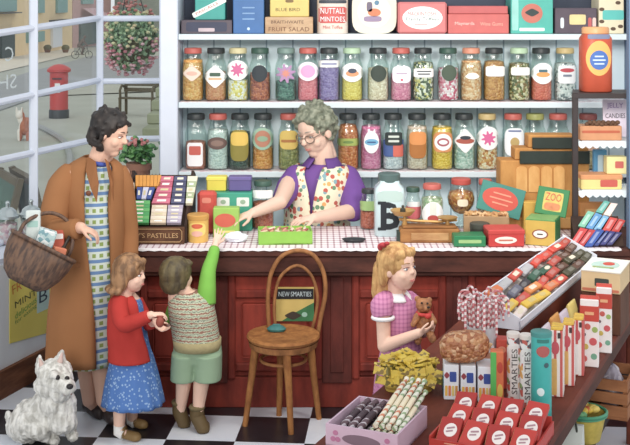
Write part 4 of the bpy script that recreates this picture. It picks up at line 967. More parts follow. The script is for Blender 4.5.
# ---- low basket of yellow packets
p = Vector(((408-MIDX)*4.26/FOC,4.24,ZT))
t = thing('yellow_basket','low yellow basket overflowing with yellow sweet packets beside the pink box','basket',tuple(p))
mb = MB(); rg = []
for z_, k in ((0,.86),(.03,.92),(.075,1.0),(.08,1.02)): rg.append([(x*k,y*k,z_) for x, y in shape2('soft',.2,.135,30)])
for z_, k in ((.078,.97),(.012,.84)): rg.append([(x*k,y*k,z_) for x, y in shape2('soft',.2,.135,30)])
mb.loft(rg).build('basket_body',stripes((206,176,70),(160,128,44),60,'Z'),t,50)
YM = [sweets([(222,192,64),(214,180,56),(136,110,48),(228,204,90)],60,0), sweets([(212,178,58),(116,104,44),(222,194,72)],46,0), pm((220,190,66),.45,.2)]
rnd = random.Random(5)
for i in range(52):
    a_ = i*2.39996; rr = math.sqrt(((i-14)+.5)/38) if i >= 14 else 0
    lx, ly, lz = .092*rr*math.cos(a_), .062*rr*math.sin(a_), .084+.034*(1-rr*rr)+.004*(i % 3)
    if i < 14: lx = -.098+.0305*(i % 7)+.006*(i//7); ly = -.076-.003*(i//7); lz = .080-.030*(i//7)+rnd.uniform(-.004,.004)
    if i < 14: ly += .012*(abs(lx)/.098)**3
    rot = Euler((rnd.uniform(-.5,.5) if i >= 14 else R(80),rnd.uniform(-.4,.4),rnd.uniform(-.6,.6)+(.5 if i % 2 else -.4))).to_matrix()
    mb = MB(); q = bmesh.ops.create_grid(mb.bm,x_segments=6,y_segments=4,size=1)
    top = [(.034*x, .017*y) for x, y in ((-1,-1),(-.8,-.85),(.8,-.85),(1,-1),(1,1),(.8,.85),(-.8,.85),(-1,1))]
    mb.bm.clear()
    mb.loft([[(x*.98,y*.9,-.004) for x, y in top],[(x,y,0) for x, y in top],[(x*.98,y*.9,.004) for x, y in top]])
    bmesh.ops.transform(mb.bm,matrix=rot.to_4x4(),verts=mb.bm.verts[:])
    o = mb.build('sweet_packet',YM[i % 3],None,40); o.location = p+Vector((lx,ly,lz)); tag(o,'yellow sweet packet heaped in the low yellow basket','sweet packet','yellow packets in the basket')
# ---- red tray of leaning red packs
o_ = G(429,440,ZT+.03); o_.z = ZT; tw_, td_ = .335,.285
t = thing('red_tray','low red display tray holding rows of red packs with white ovals','tray',tuple(o_+e2*tw_/2+e1*td_/2),TA)
RD = pm((198,52,44),.45,.12); RDD = pm((176,42,38),.45,.1)
mb = MB().box((0,0,.004),(tw_,td_,.008))
for s_ in (-1,1): mb.box((s_*(tw_/2-.003),0,.0225),(.006,td_,.045))
mb.box((0,-td_/2+.003,.0175),(tw_-.012,.006,.035)).box((0,td_/2-.003,.03),(tw_-.012,.006,.06)); mb.build('tray_body',RD,t,0)
plate('rect',tw_*.7,.004,pm((226,150,120),.5),t,onfront(0,-td_/2,.028),'gilt_line')
TM = PW[t.name]; GL_ = pm((226,170,110),.45,.1)
RN = ['front','middle','back']
for row in range(3):
    for i in range(4):
        c = Vector((-.118+.079*i+(.0 if row != 1 else .004),-.080+.082*row,.044+.016*row))
        M_ = TM @ Matrix.Translation(c) @ Matrix.Rotation(R(27),4,'X') @ Matrix.Rotation(R([3,-4,5,-2][(i+row) % 4]),4,'Z')
        o = bpy.data.objects.new('red_pack',None); COL.objects.link(o); o.matrix_world = M_; PW[o.name] = M_
        tag(o,'red oval-labelled pack, %s from left in %s row of the red tray' % (ORD[i],RN[row]),'sweet pack','red packs in the red tray')
        MB().box((0,0,0),(.070,.102,.02),None,.002).build('pack_body',RD if (i+row) % 2 else RDD,o,30)
        plate('oval',.042,.056,pm((236,226,222),.5,.04),o,ontop(.004,-.004,.010),'label'); plate('rect',.026,.006,pm((170,130,140),.5),o,ontop(.004,.004,.0116,.3),'label_emblem'); plate('rect',.022,.005,pm((170,130,140),.5),o,ontop(.002,-.010,.0116,.3),'label_emblem')
        MB().box((-.0357,0,0),(.0012,.088,.012)).build('gilt_edge',GL_,o,0)
# ---- white and blue boxes
for i in range(3):
    w_ = .053; x_ = U(452+16.5*i,380,4.12).x; h_ = .845-TZ
    t = thing('white_carton',['white carton with blue square and teal side, left of three under the brittle bag','white carton with blue square, middle of three under the brittle bag','white carton with blue square, right of three under the brittle bag'][i],'carton',(x_,4.16-.012*i,ZT),R(-4),'white cartons under the brittle bag')
    MB().box((0,0,h_/2),(w_,.10,h_),None,.002).build('box_body',pm((226,230,238),.5,.04),t,30)
    f = -.05
    plate('rect',.024,.036,pm((52,76,160),.5,.08),t,onfront(.006,f,h_*.66),'blue_square'); plate('diamond',.02,.024,pm((150,60,70),.5),t,onfront(-.016,f,h_*.7),'berry_picture')
    for k in range(4): plate('rect',.009,.036,pm([(232,180,70),(226,120,60),(222,196,110),(206,140,60)][k],.5),t,onfront(-.018+.012*k,f,h_*.26),'coloured_stripe')
    if i == 0: MB().box((-w_/2-.001,0,h_*.35),(.002,.09,h_*.6)).build('teal_side',pm((60,120,140),.5),t,0)
# ---- bag of brittle lying on the cartons
c = U(464.5,346,4.14); c.z = ZT+.8455-TZ
mb = MB(); bmesh.ops.create_icosphere(mb.bm,subdivisions=4,radius=1.0); rnd = random.Random(3)
from mathutils import noise
for v in mb.bm.verts:
    n_ = v.co.normalized(); k = 1+.05*noise.noise(n_*3.2)+.035*noise.noise(n_*9)
    ex_ = 2.8; s_ = (abs(n_.x)**ex_+abs(n_.y)**ex_+abs(n_.z)**ex_)**(-1/ex_)
    v.co = Vector((n_.x*s_*.088*k, n_.y*s_*.045*k, n_.z*s_*.056*k+.057))
    v.co.z = max(0.0, v.co.z+.006*v.co.x/.09)
BT_ = sweets([(182,112,66),(204,142,92),(160,90,52),(214,164,120),(172,102,62)],75,.7)
o = mb.build('brittle_bag',BT_,None,180); o.location = c; tag(o,'bulging clear bag of golden brown brittle on the white cartons','bag of sweets')
MB().cap((.083,0,.06),.018,(.098,0,.064),.004).build('bag_knot',pm((214,170,120),.4),o)
# ---- candy canes in a white tub
p = U(482,360,4.28); p.z = ZT
t = thing('candy_cane_tub','tall white tub with red-edged label holding candy canes','tub',tuple(p))
MB().lathe([(.050,0),(.052,.004),(.057,.215),(.059,.22),(.055,.22),(.048,.02),(.01,.018)],n=28).build('tub_body',pm((206,206,212),.45,.06),t)
label_patch('soft',.09,.12,.105,.0555,.003,2).build('label',pm((238,234,234),.5,.03),t,40); label_patch('soft',.065,.07,.1,.0555,.0045,2).build('label_picture',pm((214,150,120),.5,.2,60),t,40)
CS = stripes((236,226,226),(204,110,116),52,'Z',(R(28),0,0),duty=.5)
for i in range(24):
    a_ = 2*math.pi*i/24*1.0+.2; rr = .012+.028*((i*7) % 5)/4
    tip = 1.0+.55*((i*3) % 4)/3
    base = Vector((rr*math.cos(a_)*.8, rr*math.sin(a_)*.8, .025)); rad = Vector((math.cos(a_),math.sin(a_),0)); top = base+rad*.018*tip+Vector((0,0,.262+.04*((i*5) % 4)/3))
    hk = .021
    path = [base, base.lerp(top,.5), top]+[top+rad*(hk-hk*math.cos(b_))+Vector((0,0,hk*math.sin(b_))) for b_ in [math.pi*j/6 for j in range(1,7)]]+[top+rad*2*hk+Vector((0,0,-.02-.035*(i % 3)))]
    o = MB().tube(path,.0046,7).build('candy_cane',CS,None,60); o.location = p; tag(o,'red and white striped candy cane standing in the tall white tub','candy cane','candy canes in the tub')
# ---- tubes
def tub(px, pyb, pyt, r_px, name, label, cat, bodym, capm, group=None):
    b_ = onT(px,pyb); b_.y += .02; s_ = FOC/b_.y; h_ = (pyb-pyt)/s_; r_ = r_px/s_
    t = thing(name,label,cat,tuple(b_),0,group)
    MB().lathe([(r_*.97,0),(r_,.003),(r_,h_-.016)],n=22).build('tube_body',bodym,t); MB().lathe([(r_*1.04,h_-.016),(r_*1.04,h_-.002),(r_*.96,h_),(r_*.1,h_-.001)],n=22).build('cap',capm,t)
    return t, r_, h_
SM = sweets([(236,236,236),(238,236,236),(240,240,238),(206,90,80),(120,160,90),(236,238,238),(90,80,90),(230,170,90)],55,0)
for px, pb, pt, who in ((514.2,402,334,'left'),(527.2,408,336,'right')):
    t, r_, h_ = tub(px,pb,pt,6.4,'sweet_tube','white spotted sweet tube, %s one of the pair beside the turquoise tube' % who,'tube',SM,pm((226,216,210),.5,.1),'spotted tubes')
    label_patch('rect',r_*1.3,h_*.74,h_*.45,r_,.0015,2).build('label',pm((232,230,228),.5,.03),t,40)
    txt('SMARTIES',h_*.66,r_*.9,pm((70,62,66),.5),t,onfront(0,-r_-.0022,h_*.45) @ Matrix.Rotation(R(90),4,'Z'))
t, r_, h_ = tub(542.5,418,333,10.2,'sweet_tube','big turquoise tube with red picture standing at the table edge','tube',pm((58,178,172),.35,.1),pm((62,140,136),.4,.1))
label_patch('oval',r_*1.3,r_*1.1,h_*.79,r_,.0015,2).build('label',pm((176,84,80),.5,.2,40),t,40); label_patch('oval',r_*.7,r_*.8,h_*.32,r_,.0015,2,dx=-r_*.25).build('spot_and_highlight',pm((214,236,236),.5),t,40)  # the pale oval is a white highlight put into the tube's colour
label_patch('rect',r_*1.2,r_*.35,h_*.91,r_,.0015,2).build('label_band',pm((44,120,112),.5),t,40); label_patch('oval',r_*.5,r_*.5,h_*.63,r_,.0015,2,dx=r_*.3).build('spot_and_highlight',pm((60,90,96),.5),t,40); label_patch('oval',r_*.4,r_*.4,h_*.1,r_,.0015,2).build('spot_and_highlight',pm((40,90,100),.5),t,40)
def tcarton(px, pyb, pyt, w_px, name, label, mat, group=None, dp=.05, rz=TA, cat='carton'):
    b_ = onT(px,pyb); b_.y += dp/2; s_ = FOC/(b_.y-dp/2); w_ = w_px/s_; h_ = (pyb-pyt)/s_
    t = thing(name,label,cat,tuple(b_),rz,group)
    MB().box((0,0,h_/2),(w_,dp,h_),None,.002).build('box_body',mat,t,30); return t, w_, h_, -dp/2
t,w_,h_,f = tcarton(498,404,352,13,'slim_carton','slim green and orange carton left of the spotted tubes',pm((226,110,66),.5,.2,30),None,.045,R(-8))
MB().box((-w_*.28,f-.001,h_/2),(w_*.44,.003,h_*.98)).build('green_strip',pm((84,186,84),.5,.12),t,0); plate('oval',.02,.05,pm((232,190,80),.5),t,onfront(.01,f,h_*.25),'printed_patch'); plate('oval',.02,.04,pm((196,66,50),.5),t,onfront(.01,f,h_*.7),'printed_patch')
t,w_,h_,f = tcarton(503,389,340,11,'red_sweet_box','small red sweet box behind the slim green carton',pm((206,70,56),.5,.25,40),None,.06,R(-8))
plate('oval',.03,.025,pm((230,140,110),.5),t,onfront(0,f,h_*.8),'label')
STR = stripes((238,228,222),(210,84,80),46,'X',(0,0,0),duty=.55)
for px, pb, pt, wd, nm, gold_ in ((559.5,397,331,13,'tall red and white striped carton just right of the turquoise tube',1),(571,386,326,12,'tall striped carton with gold panel, second right of the turquoise tube',1),(581,376,321,11,'tall striped carton, third right of the turquoise tube',0)):
    t,w_,h_,f = tcarton(px,pb,pt,wd,'striped_carton',nm,STR,'striped cartons right of the turquoise tube',.075,R(-16))
    plate('rect',w_*.42,h_*.55,pm((222,170,90),.5,.2,40) if gold_ else pm((236,232,228),.5),t,onfront(-w_*.18,f,h_*.30),'front_panel'); plate('oval',w_*.62,h_*.2,pm((206,80,90),.5),t,onfront(-w_*.1,f-.0016,h_*.74),'red_spot'); plate('rect',w_*.24,.02,pm((70,50,50),.5),t,onfront(w_*.2,f,h_*.93),'dark_mark')
    ym = MB()
    for j in range(3): ym.box((0,-.024+.024*j,h_+.006),(w_*.9,.02,.012),Euler((0,R(4*(j-1)),0)),.003)
    ym.build('yellow_bag_top',pm((230,184,66),.5,.25,60),t,30)
DOT = pm((240,232,230),.5,.04)
for px,pb,pt,wd,nm in ((591.5,367,300,18,'nearer'),(606,353,288,15,'farther')):
    t,w_,h_,f = tcarton(px,pb,pt,wd,'spotted_carton','tall white carton with coloured spots and red top, %s of two' % nm,DOT,'spotted cartons at the table edge',.06,R(-16))
    for j,(x_,z_,c_,s_) in enumerate(((-.3,.12,(214,90,84),.38),(.25,.16,(110,170,140),.34),(-.2,.30,(206,180,80),.32),(.2,.38,(214,84,90),.42),(-.28,.48,(90,70,80),.2),(.3,.56,(150,180,90),.32),(-.1,.60,(210,90,80),.34))):
        plate('round',w_*s_,w_*s_,pm(c_,.5),t,onfront(x_*w_,f,z_*h_),'printed_spot')
    MB().loft([[(x,y,z) for x, y in ((-w_/2-.001,f-.001),(w_/2+.001,f-.001),(w_/2+.001,-f+.001),(-w_/2-.001,-f+.001))] for z in (h_*.68,h_*.9)]+[[(x,y,h_*1.04) for x, y in ((-w_/2,-.012),(w_/2,-.012),(w_/2,.004),(-w_/2,.004))]]).build('red_top',pm((208,66,52),.45,.1),t,0)
    plate('rect',w_*.5,.012,pm((236,170,120),.5),t,onfront(0,f-.001,h_*.8),'printed_line')
# riser and the white tray of bars
tr0 = Vector((.783,4.39,0)); tdv = Vector((.573,1.12,0)).normalized(); trz = math.atan2(-tdv.x,tdv.y); tl, tw_ = 1.24,.165; rzv = Vector((tdv.y,-tdv.x,0))
RH = .166
t = thing('tray_riser','plain brown wooden riser under the white tray of bars','riser',tuple(tr0+Vector((0,0,ZT))),trz)
MB().box((-tw_/2,tl/2+.01,RH/2),(tw_-.03,tl-.06,RH),None,.004).build('riser_body',TTOP,t,30)
t = thing('white_tray','long white cardboard tray of chocolate bars raised above the table','tray',tuple(tr0+Vector((0,0,ZT+RH+.001))),trz)
WC = pm((222,226,238),.6,.05); zl, zr = .118,.034
prof_ = [(0,0),(-tw_,0),(-tw_,zl),(-tw_+.004,zl),(-tw_+.006,.008),(-.006,.008),(-.004,zr),(0,zr)]
MB().loft([[(x,y,z) for x, z in [(0,0),(-tw_,0),(-tw_,.008),(0,.008)]] for y in (.004,tl-.004)]).build('tray_base',WC,t,0)
MB().box((-.003,tl/2,zr/2),(.006,tl,zr)).build('front_wall',WC,t,0); MB().box((-tw_+.003,tl/2,zl/2),(.006,tl,zl)).build('back_wall',WC,t,0)
for y in (.003,tl-.003):
    MB().loft([[(0,y-.003,0),(-tw_,y-.003,0),(-tw_,y-.003,zl+.01),(0,y-.003,zr+.01)],[(0,y+.003,0),(-tw_,y+.003,0),(-tw_,y+.003,zl+.01),(0,y+.003,zr+.01)]]).build('end_wall',WC,t,0)
MB().loft([[(-.010,y,.009),(-tw_+.010,y,.009),(-tw_+.010,y,.085),(-.010,y,.012)] for y in (.012,tl-.012)]).build('sloping_liner',pm((190,180,170),.8),t,0)
trM = PW[t.name]; rnd = random.Random(11)
CB_ = [('orange',(222,112,60)),('slate grey',(98,98,116)),('red',(206,70,54)),('golden yellow',(228,186,60)),('white and red',(232,216,208)),('dark green',(46,86,66)),('black',(54,50,56)),('scarlet',(216,64,48)),('deep brown',(92,58,42)),('silver grey',(176,176,180)),('tangerine',(226,136,70)),('dark olive',(70,66,44)),('brick red',(186,62,48))]
order = [[0,1,3,4],[9,1,2,3],[2,6,10,3],[9,5,2,0],[7,5,12,2],[7,12,8,11],[7,8,11,8],[12,8,11,11]]
alpha = math.atan2(.085-.012,tw_-.02)
cn = 0
PL = ['near end','near end','near end','near-middle','far-middle','far-middle','far end','far end']
for c_ in range(8):
    for r_ in range(4):
        ci = order[c_][3-r_]; nm, col = CB_[ci]
        yy = .088+.150*c_+rnd.uniform(-.006,.006); xx = -.031-.035*r_+rnd.uniform(-.003,.003); zz = .014+(.073)*((-xx-.01)/(tw_-.02))+.016+.008*((c_+r_) % 2)+.012*(r_ == 3)
        M_ = trM @ Matrix.Translation((xx,yy,zz)) @ Matrix.Rotation(alpha,4,'Y') @ Matrix.Rotation(rnd.uniform(-.08,.08),4,'Z') @ Matrix.Rotation(rnd.uniform(.02,.07),4,'X')
        o = bpy.data.objects.new('chocolate_bar',None); COL.objects.link(o); o.matrix_world = M_; PW[o.name] = M_
        tag(o,'%s wrapped bar, %s row up and %s along the white tray' % (nm,ORD[r_],ORD[c_]),'chocolate bar','bars in the white tray')
        bl_ = .128+rnd.uniform(-.012,.010); MB().box((0,0,0),(.034,bl_,.019),None,.004).build('bar_wrapper',pm(col,.4,.12),o,30)
        lc = tuple(min(255,int(x*.62+70)) for x in col) if (c_+2*r_) % 4 else (226,214,190)
        plate('rect' if (c_+r_) % 2 else 'oval',.019,.06,pm(lc,.45),o,ontop(0,rnd.uniform(-.02,.02),.009),'printed_panel')
# packets standing along the riser, below the tray's front wall
PKC = [('golden yellow',(226,180,66)),('white and lilac',(226,214,226)),('yellow and red',(220,150,70)),('white and mauve',(214,200,216)),('pale yellow',(232,206,110))]
for i,(nm,c_) in enumerate(PKC):
    al_ = .075+.135*i; b_ = tr0+tdv*al_+rzv*.036; b_.z = ZT
    t = thing('sweet_packet','%s packet standing against the brown riser under the white tray' % nm,'packet',tuple(b_),trz,'packets along the riser')
    w_, h_ = .03, .130+.008*(i % 3)
    MB().loft([[(x*k,y*j,z) for x, y in shape2('soft',.036,.118,16)] for z, k, j in ((0,1,1),(.02,1.15,1),(h_*.75,1.1,1),(h_*.95,.5,.98),(h_,.2,.98))]).build('packet_body',pm(c_,.4,.15,30),t,60)
    plate('soft',.07,h_*.5,pm(tuple(int(.5*x+.5*y) for x, y in zip(c_,[(196,80,60),(150,120,180)][i % 2])),.5),t,Matrix.Translation((.0212,0,h_*.42)) @ Matrix.Rotation(R(90),4,'Z') @ RX90,'printed_panel')
# ---- cake box on its riser
rb = Vector((1.272,5.03,ZT)); 
t = thing('cake_riser','dark brown wooden riser under the cake box at the far table end','riser',tuple(rb),TA)
MB().box((0,0,.0875),(.165,.24,.175),None,.004).build('riser_body',wood((104,62,44),(72,42,32),4,(2,2,6)),t,30)
t = thing('cake_box','white topped cake box with a red and green picture on the dark riser','cake box',tuple(rb+Vector((0,0,.1765))),TA)
MB().box((0,0,.045),(.165,.25,.09),None,.003).build('box_body',pm((222,190,140),.6,.08),t,30); MB().box((0,0,.0915),(.169,.254,.008),None,.002).build('lid',pm((232,228,216),.6,.04),t,30)
plate('oval',.12,.15,pm((176,206,196),.6,.2,30),t,ontop(0,-.01,.0955),'picture'); plate('oval',.05,.06,pm((206,72,58),.6),t,ontop(.012,.01,.0972),'picture_detail'); plate('rect',.09,.02,pm((150,170,110),.6),t,ontop(0,-.065,.0972),'picture_detail')
plate('rect',.06,.034,pm((60,66,60),.6),t,onfront(.005,-.125,.045),'label'); plate('rect',.155,.012,pm((206,110,80),.6),t,onfront(0,-.125,.012),'label_band')
# ================================================================== under the table
LZ = .356
t = thing('wooden_crate','small wooden crate on the lower shelf at the right','crate',(U(612,392,5.02).x,5.05,LZ),TA)
mb = MB().box((0,0,.006),(.19,.26,.012)); CW = wood((172,108,66),(130,76,46),5,(6,2,2))
for z_ in (.035,.09,.145): 
    for s_ in (-1,1): mb.box((0,s_*.124,z_),(.19,.01,.045)); mb.box((s_*.09,0,z_),(.01,.24,.045))
mb.build('crate_slats',CW,t,0)
for sx_ in (-1,1):
    for sy_ in (-1,1): MB().box((sx_*.08,sy_*.113,.085),(.012,.012,.17)).build('corner_post',CW,t,0)
mb = MB(); bmesh.ops.create_icosphere(mb.bm,subdivisions=4,radius=1.0)
for v in mb.bm.verts:
    n_ = v.co.normalized(); k = 1+.12*noise.noise(n_*2.6)+.05*noise.noise(n_*7)
    v.co = Vector((n_.x*.058*k,n_.y*.082*k,max(-.085,n_.z*.10*k)+.086))
o = mb.build('sweet_sack',sweets([(150,140,156),(176,166,180),(126,120,140),(196,188,196)],30,.5),None,180); o.location = (U(612,392,5.02).x,5.05,LZ+.0135); tag(o,'lumpy lilac grey sack of sweets sitting in the wooden crate','sack')
p = Vector((U(585,420,4.68).x,4.7,LZ))
t = thing('green_basket','round green basket of yellow sweets on the lower shelf','basket',tuple(p))
GN = stripes((70,160,118),(46,124,92),70,'Z')
MB().lathe([(.062,0),(.066,.004),(.088,.11),(.083,.11),(.06,.012),(.01,.010)],n=26).build('basket_body',pm((196,172,70),.6,.3,40),t); MB().lathe([(.086,.098),(.096,.104),(.097,.118),(.090,.122),(.084,.118)],n=26,cap=(False,False)).build('green_rim',GN,t)
rnd = random.Random(9)
for i in range(20):
    a_ = rnd.uniform(0,6.28); r_ = .066*math.sqrt(rnd.random()); 
    o = MB().ell((0,0,0),(.021,.017,.015),None,10,7).build('wrapped_sweet',pm([(228,190,64),(236,206,96),(214,100,60),(110,180,120)][[0,0,1,0,2,1,3][i % 7]],.4,.1),None)
    o.location = p+Vector((r_*math.cos(a_),r_*math.sin(a_),.106+.022*(1-r_/.066)+.004*(i % 3))); o.rotation_euler=(0,0,a_); tag(o,'wrapped sweet heaped in the round green basket','sweet','sweets in the green basket')
t = thing('white_bag','white paper bag with dark handle beside the green basket','paper bag',(U(571,435,4.38).x,4.4,LZ),R(-24))
MB().loft([[(-.05,-.03,0),(.05,-.03,0),(.05,.03,0),(-.05,.03,0)],[(-.052,-.032,.09),(.05,-.03,.1),(.05,.03,.1),(-.05,.03,.09)],[(-.054,-.012,.17),(.052,-.012,.175),(.052,.008,.175),(-.054,.008,.17)]],(True,True)).build('bag_body',pm((206,212,206),.8,.08),t,0)
MB().tube([(-.03,-.014,.15),(-.028,-.03,.19),(0,-.034,.205),(.028,-.03,.19),(.03,-.014,.15)],.0045,7).build('handle',pm((52,56,48),.6),t)
# ================================================================== people, dog and the chair
def blob(name, mat, mb, voxel, parent=None, it=3, shag=0.0, world=True):
    me = bpy.data.meshes.new('tmp'); bmesh.ops.recalc_face_normals(mb.bm, faces=mb.bm.faces[:]); mb.bm.to_mesh(me); mb.bm.free()
    o = bpy.data.objects.new('tmp', me); COL.objects.link(o)
    rm = o.modifiers.new('r','REMESH'); rm.mode = 'VOXEL'; rm.voxel_size = voxel
    if it: sm = o.modifiers.new('s','SMOOTH'); sm.factor = .5; sm.iterations = it
    dg = bpy.context.evaluated_depsgraph_get(); dg.update()
    m2 = bpy.data.meshes.new_from_object(o.evaluated_get(dg)); bpy.data.objects.remove(o); bpy.data.meshes.remove(me)
    m2.name = name
    bm = bmesh.new(); bm.from_mesh(m2); bpy.data.meshes.remove(m2)
    isl = []                                     # keep only the outer skin
    seen = set()
    for v in bm.verts:
        if v in seen: continue
        st_ = [v]; seen.add(v); grp = []
        while st_:
            a = st_.pop(); grp.append(a)
            for e in a.link_edges:
                b_ = e.other_vert(a)
                if b_ not in seen: seen.add(b_); st_.append(b_)
        isl.append(grp)
    if len(isl) > 1:
        isl.sort(key=len, reverse=True)
        bmesh.ops.delete(bm, geom=[v for g in isl[1:] for v in g], context='VERTS')
    if shag:
        bm.normal_update()
        for v in bm.verts:
            n1 = noise.noise(Vector((v.co.x*38, v.co.y*38, v.co.z*16))); n2 = noise.noise(v.co*90)
            v.co += v.normal*shag*(n1+.5*n2)
    if parent is not None and world: bmesh.ops.transform(bm, matrix=PW[parent.name].inverted(), verts=bm.verts[:])
    me = bpy.data.meshes.new(name); bm.to_mesh(me); bm.free()
    return link(name, me, mat, parent, 180)
def ringw(px, py, d, hw, dep, a0=None, a1=None, n=40, ex=2.2, fold=0, nf=9, ph=0, zt=0.0):
    """level ring of a garment: centre on a sight line, half width in picture units, half depth in metres; a0..a1 is an opening"""
    c = U(px,py,d); rx = hw*d/FOC; out = []
    if a0 is None: A = [2*math.pi*i/n for i in range(n)]
    else: A = [R(a1)+(R(a0)+2*math.pi-R(a1))*i/(n-1) for i in range(n)]
    for a in A:
        ct, st = math.cos(a), math.sin(a); k = (abs(ct)**ex+abs(st)**ex)**(-1/ex)*(1+fold*math.sin(nf*a+ph))
        out.append(Vector((c.x+rx*k*ct, c.y+dep*k*st, c.z+zt*ct)))
    return out
def smoothrings(rings, m=4):
    """Catmull-Rom between rings so cloth hangs in curves"""
    out = []
    for i in range(len(rings)-1):
        p0, p1, p2, p3 = rings[max(i-1,0)], rings[i], rings[i+1], rings[min(i+2,len(rings)-1)]
        for k in range(m):
            t = k/m
            out.append([.5*((2*b)+(c-a)*t+(2*a-5*b+4*c-d)*t*t+(3*b-a-3*c+d)*t**3) for a,b,c,d in zip(p0,p1,p2,p3)])
    out.append(rings[-1]); return out
def cloth(name, rings, mat, parent, closed=True, thick=.006, m=4):
    mb = MB().loft(smoothrings(rings,m),(False,False),closed)
    bm = mb.bm; bm.normal_update()
    o = mb.build(name, mat, parent, 180, True)
    md = o.modifiers.new('thickness','SOLIDIFY'); md.thickness = thick; md.offset = 0
    return o
def curve(pts, m=5):
    P = [Vector(p) for p in pts]; out = []
    for i in range(len(P)-1):
        a,b,c,d = P[max(i-1,0)],P[i],P[i+1],P[min(i+2,len(P)-1)]
        for k in range(m):
            t = k/m; out.append(.5*((2*b)+(c-a)*t+(2*a-5*b+4*c-d)*t*t+(3*b-a-3*c+d)*t**3))
    out.append(P[-1]); return out
def lerpl(v, m=5):
    out = []
    for a, b in zip(v, v[1:]): out += [a+(b-a)*k/m for k in range(m)]
    return out+[v[-1]]
def sleeve(name, pts, rad, mat, parent, cap=True, n=14):
    mb = MB().tube(curve(pts), lerpl(rad), n, False, cap); return mb.build(name, mat, parent, 180, True)
def hframe(c, f, u, h):
    f = Vector(f).normalized(); u = Vector(u); u = (u-f*u.dot(f)).normalized(); r = f.cross(u)
    M = Matrix((r*h, f*h, u*h)).transposed().to_4x4(); M.translation = c; return M
def hell(mb, M, c, r, rot=None):
    q = bmesh.ops.create_uvsphere(mb.bm, u_segments=18, v_segments=12, radius=1.0)
    bmesh.ops.transform(mb.bm, matrix=M @ Matrix.Translation(Vector(c)) @ (rot.to_4x4() if rot else Matrix()) @ Matrix.Diagonal((*r,1)), verts=q['verts'])
def hcap(mb, M, a, ra, b, rb):
    s = M.to_scale()[0]; mb.cap(M @ Vector(a), ra*s, M @ Vector(b), rb*s)
def head(mb, M, child=False, smile=.0, nose=1.0):
    hell(mb,M,(0,-.06,.12),(.335,.40,.385)); w = .30 if child else .27
    hell(mb,M,(0,.08,-.13),(w,.27,.33)); hell(mb,M,(0,.19,-.37),(.13,.12,.115)) if not child else hell(mb,M,(0,.15,-.34),(.14,.13,.12))
    for s in (-1,1):
        hell(mb,M,(s*.15,.20,-.13),(.12,.11,.12)); hell(mb,M,(s*.325,-.04,-.04),(.045,.085,.12))
        if not child: hell(mb,M,(s*.13,.27,.11),(.09,.05,.035))
    hcap(mb,M,(0,.325,.05),.032 if not child else .026,(0,.39 if not child else .352,-.075 if not child else -.06),(.052 if not child else .045)*nose); hell(mb,M,(0,.325,-.075),(.085,.05,.045))
    hell(mb,M,(0,.295,-.235),(.11,.045,.045)); hcap(mb,M,(0,-.1,-.25),.22,(0,-.14,-.62),.205)
def features(M, parent, iris, brow, lip, child=False, smile=0.02, closed=False, glasses=None):
    s_ = M.to_scale()[0]
    EYW = pm((236,232,228),.3,.02); IR = pm(iris,.25,.1); BRW = pm(brow,.8,.1); LP = pm(lip,.5,.08)
    e = .30
    for s in (-1,1):
        c = Vector((s*.135,e-.022,.02)); mb = MB(); hell(mb,M,c,(.062,.036,.032 if not closed else .02)); eo = mb.build('eye',EYW,parent,180,True)
        mb = MB(); hell(mb,M,c+Vector((.0,.028,-.002)),(.026,.012,.028 if not closed else .016)); mb.build('iris',IR,eo,180,True)
        MB().tube(curve([M @ Vector((s*x,y,z)) for x,y,z in ((.065,e+.022,.045),(.135,e+.020,.062),(.205,e-.035,.042))],3),.0075*s_,6).build('eyelid',pm(tuple(int(x*.62) for x in lip),.6),parent,180,True)
        MB().tube(curve([M @ Vector((s*x,y,z)) for x,y,z in ((.06,.338,.135),(.13,.322,.152),(.19,.275,.135))],3),[.009*s_]*6+[.005*s_],6).build('eyebrow',BRW,parent,180,True)
    mb = MB()
    for z,r in ((-.224,.011),(-.246,.014)):
        mb.tube(curve([M @ Vector((x,y,z+zz)) for x,y,zz in ((-.10,.300,smile),(-.05,.345,.0),(0,.355,-.003),(.05,.345,.0),(.10,.300,smile))],3),[.005*s_]*3+[r*s_]*7+[.005*s_]*3,6)
    mb.build('lips',LP,parent,180,True)
    if glasses:
        mb = MB()
        for s in (-1,1):
            mb.tube([M @ Vector((s*.145+.105*math.cos(a),.37-.05*abs(math.cos(a)+.0)*(1 if math.cos(a)*s > 0 else 0),.0+.085*math.sin(a))) for a in [2*math.pi*i/18 for i in range(18)]],.012*s_,6,True)
            mb.tube([M @ Vector(p) for p in ((s*.25,.32,.02),(s*.34,.1,.05),(s*.345,-.03,.04))],.010*s_,6)
        mb.tube([M @ Vector(p) for p in ((-.045,.37,.02),(0,.395,.03),(.045,.37,.02))],.010*s_,6)
        mb.build('glasses',pm(glasses,.3,.1,18,.5,.3),parent,180,True)
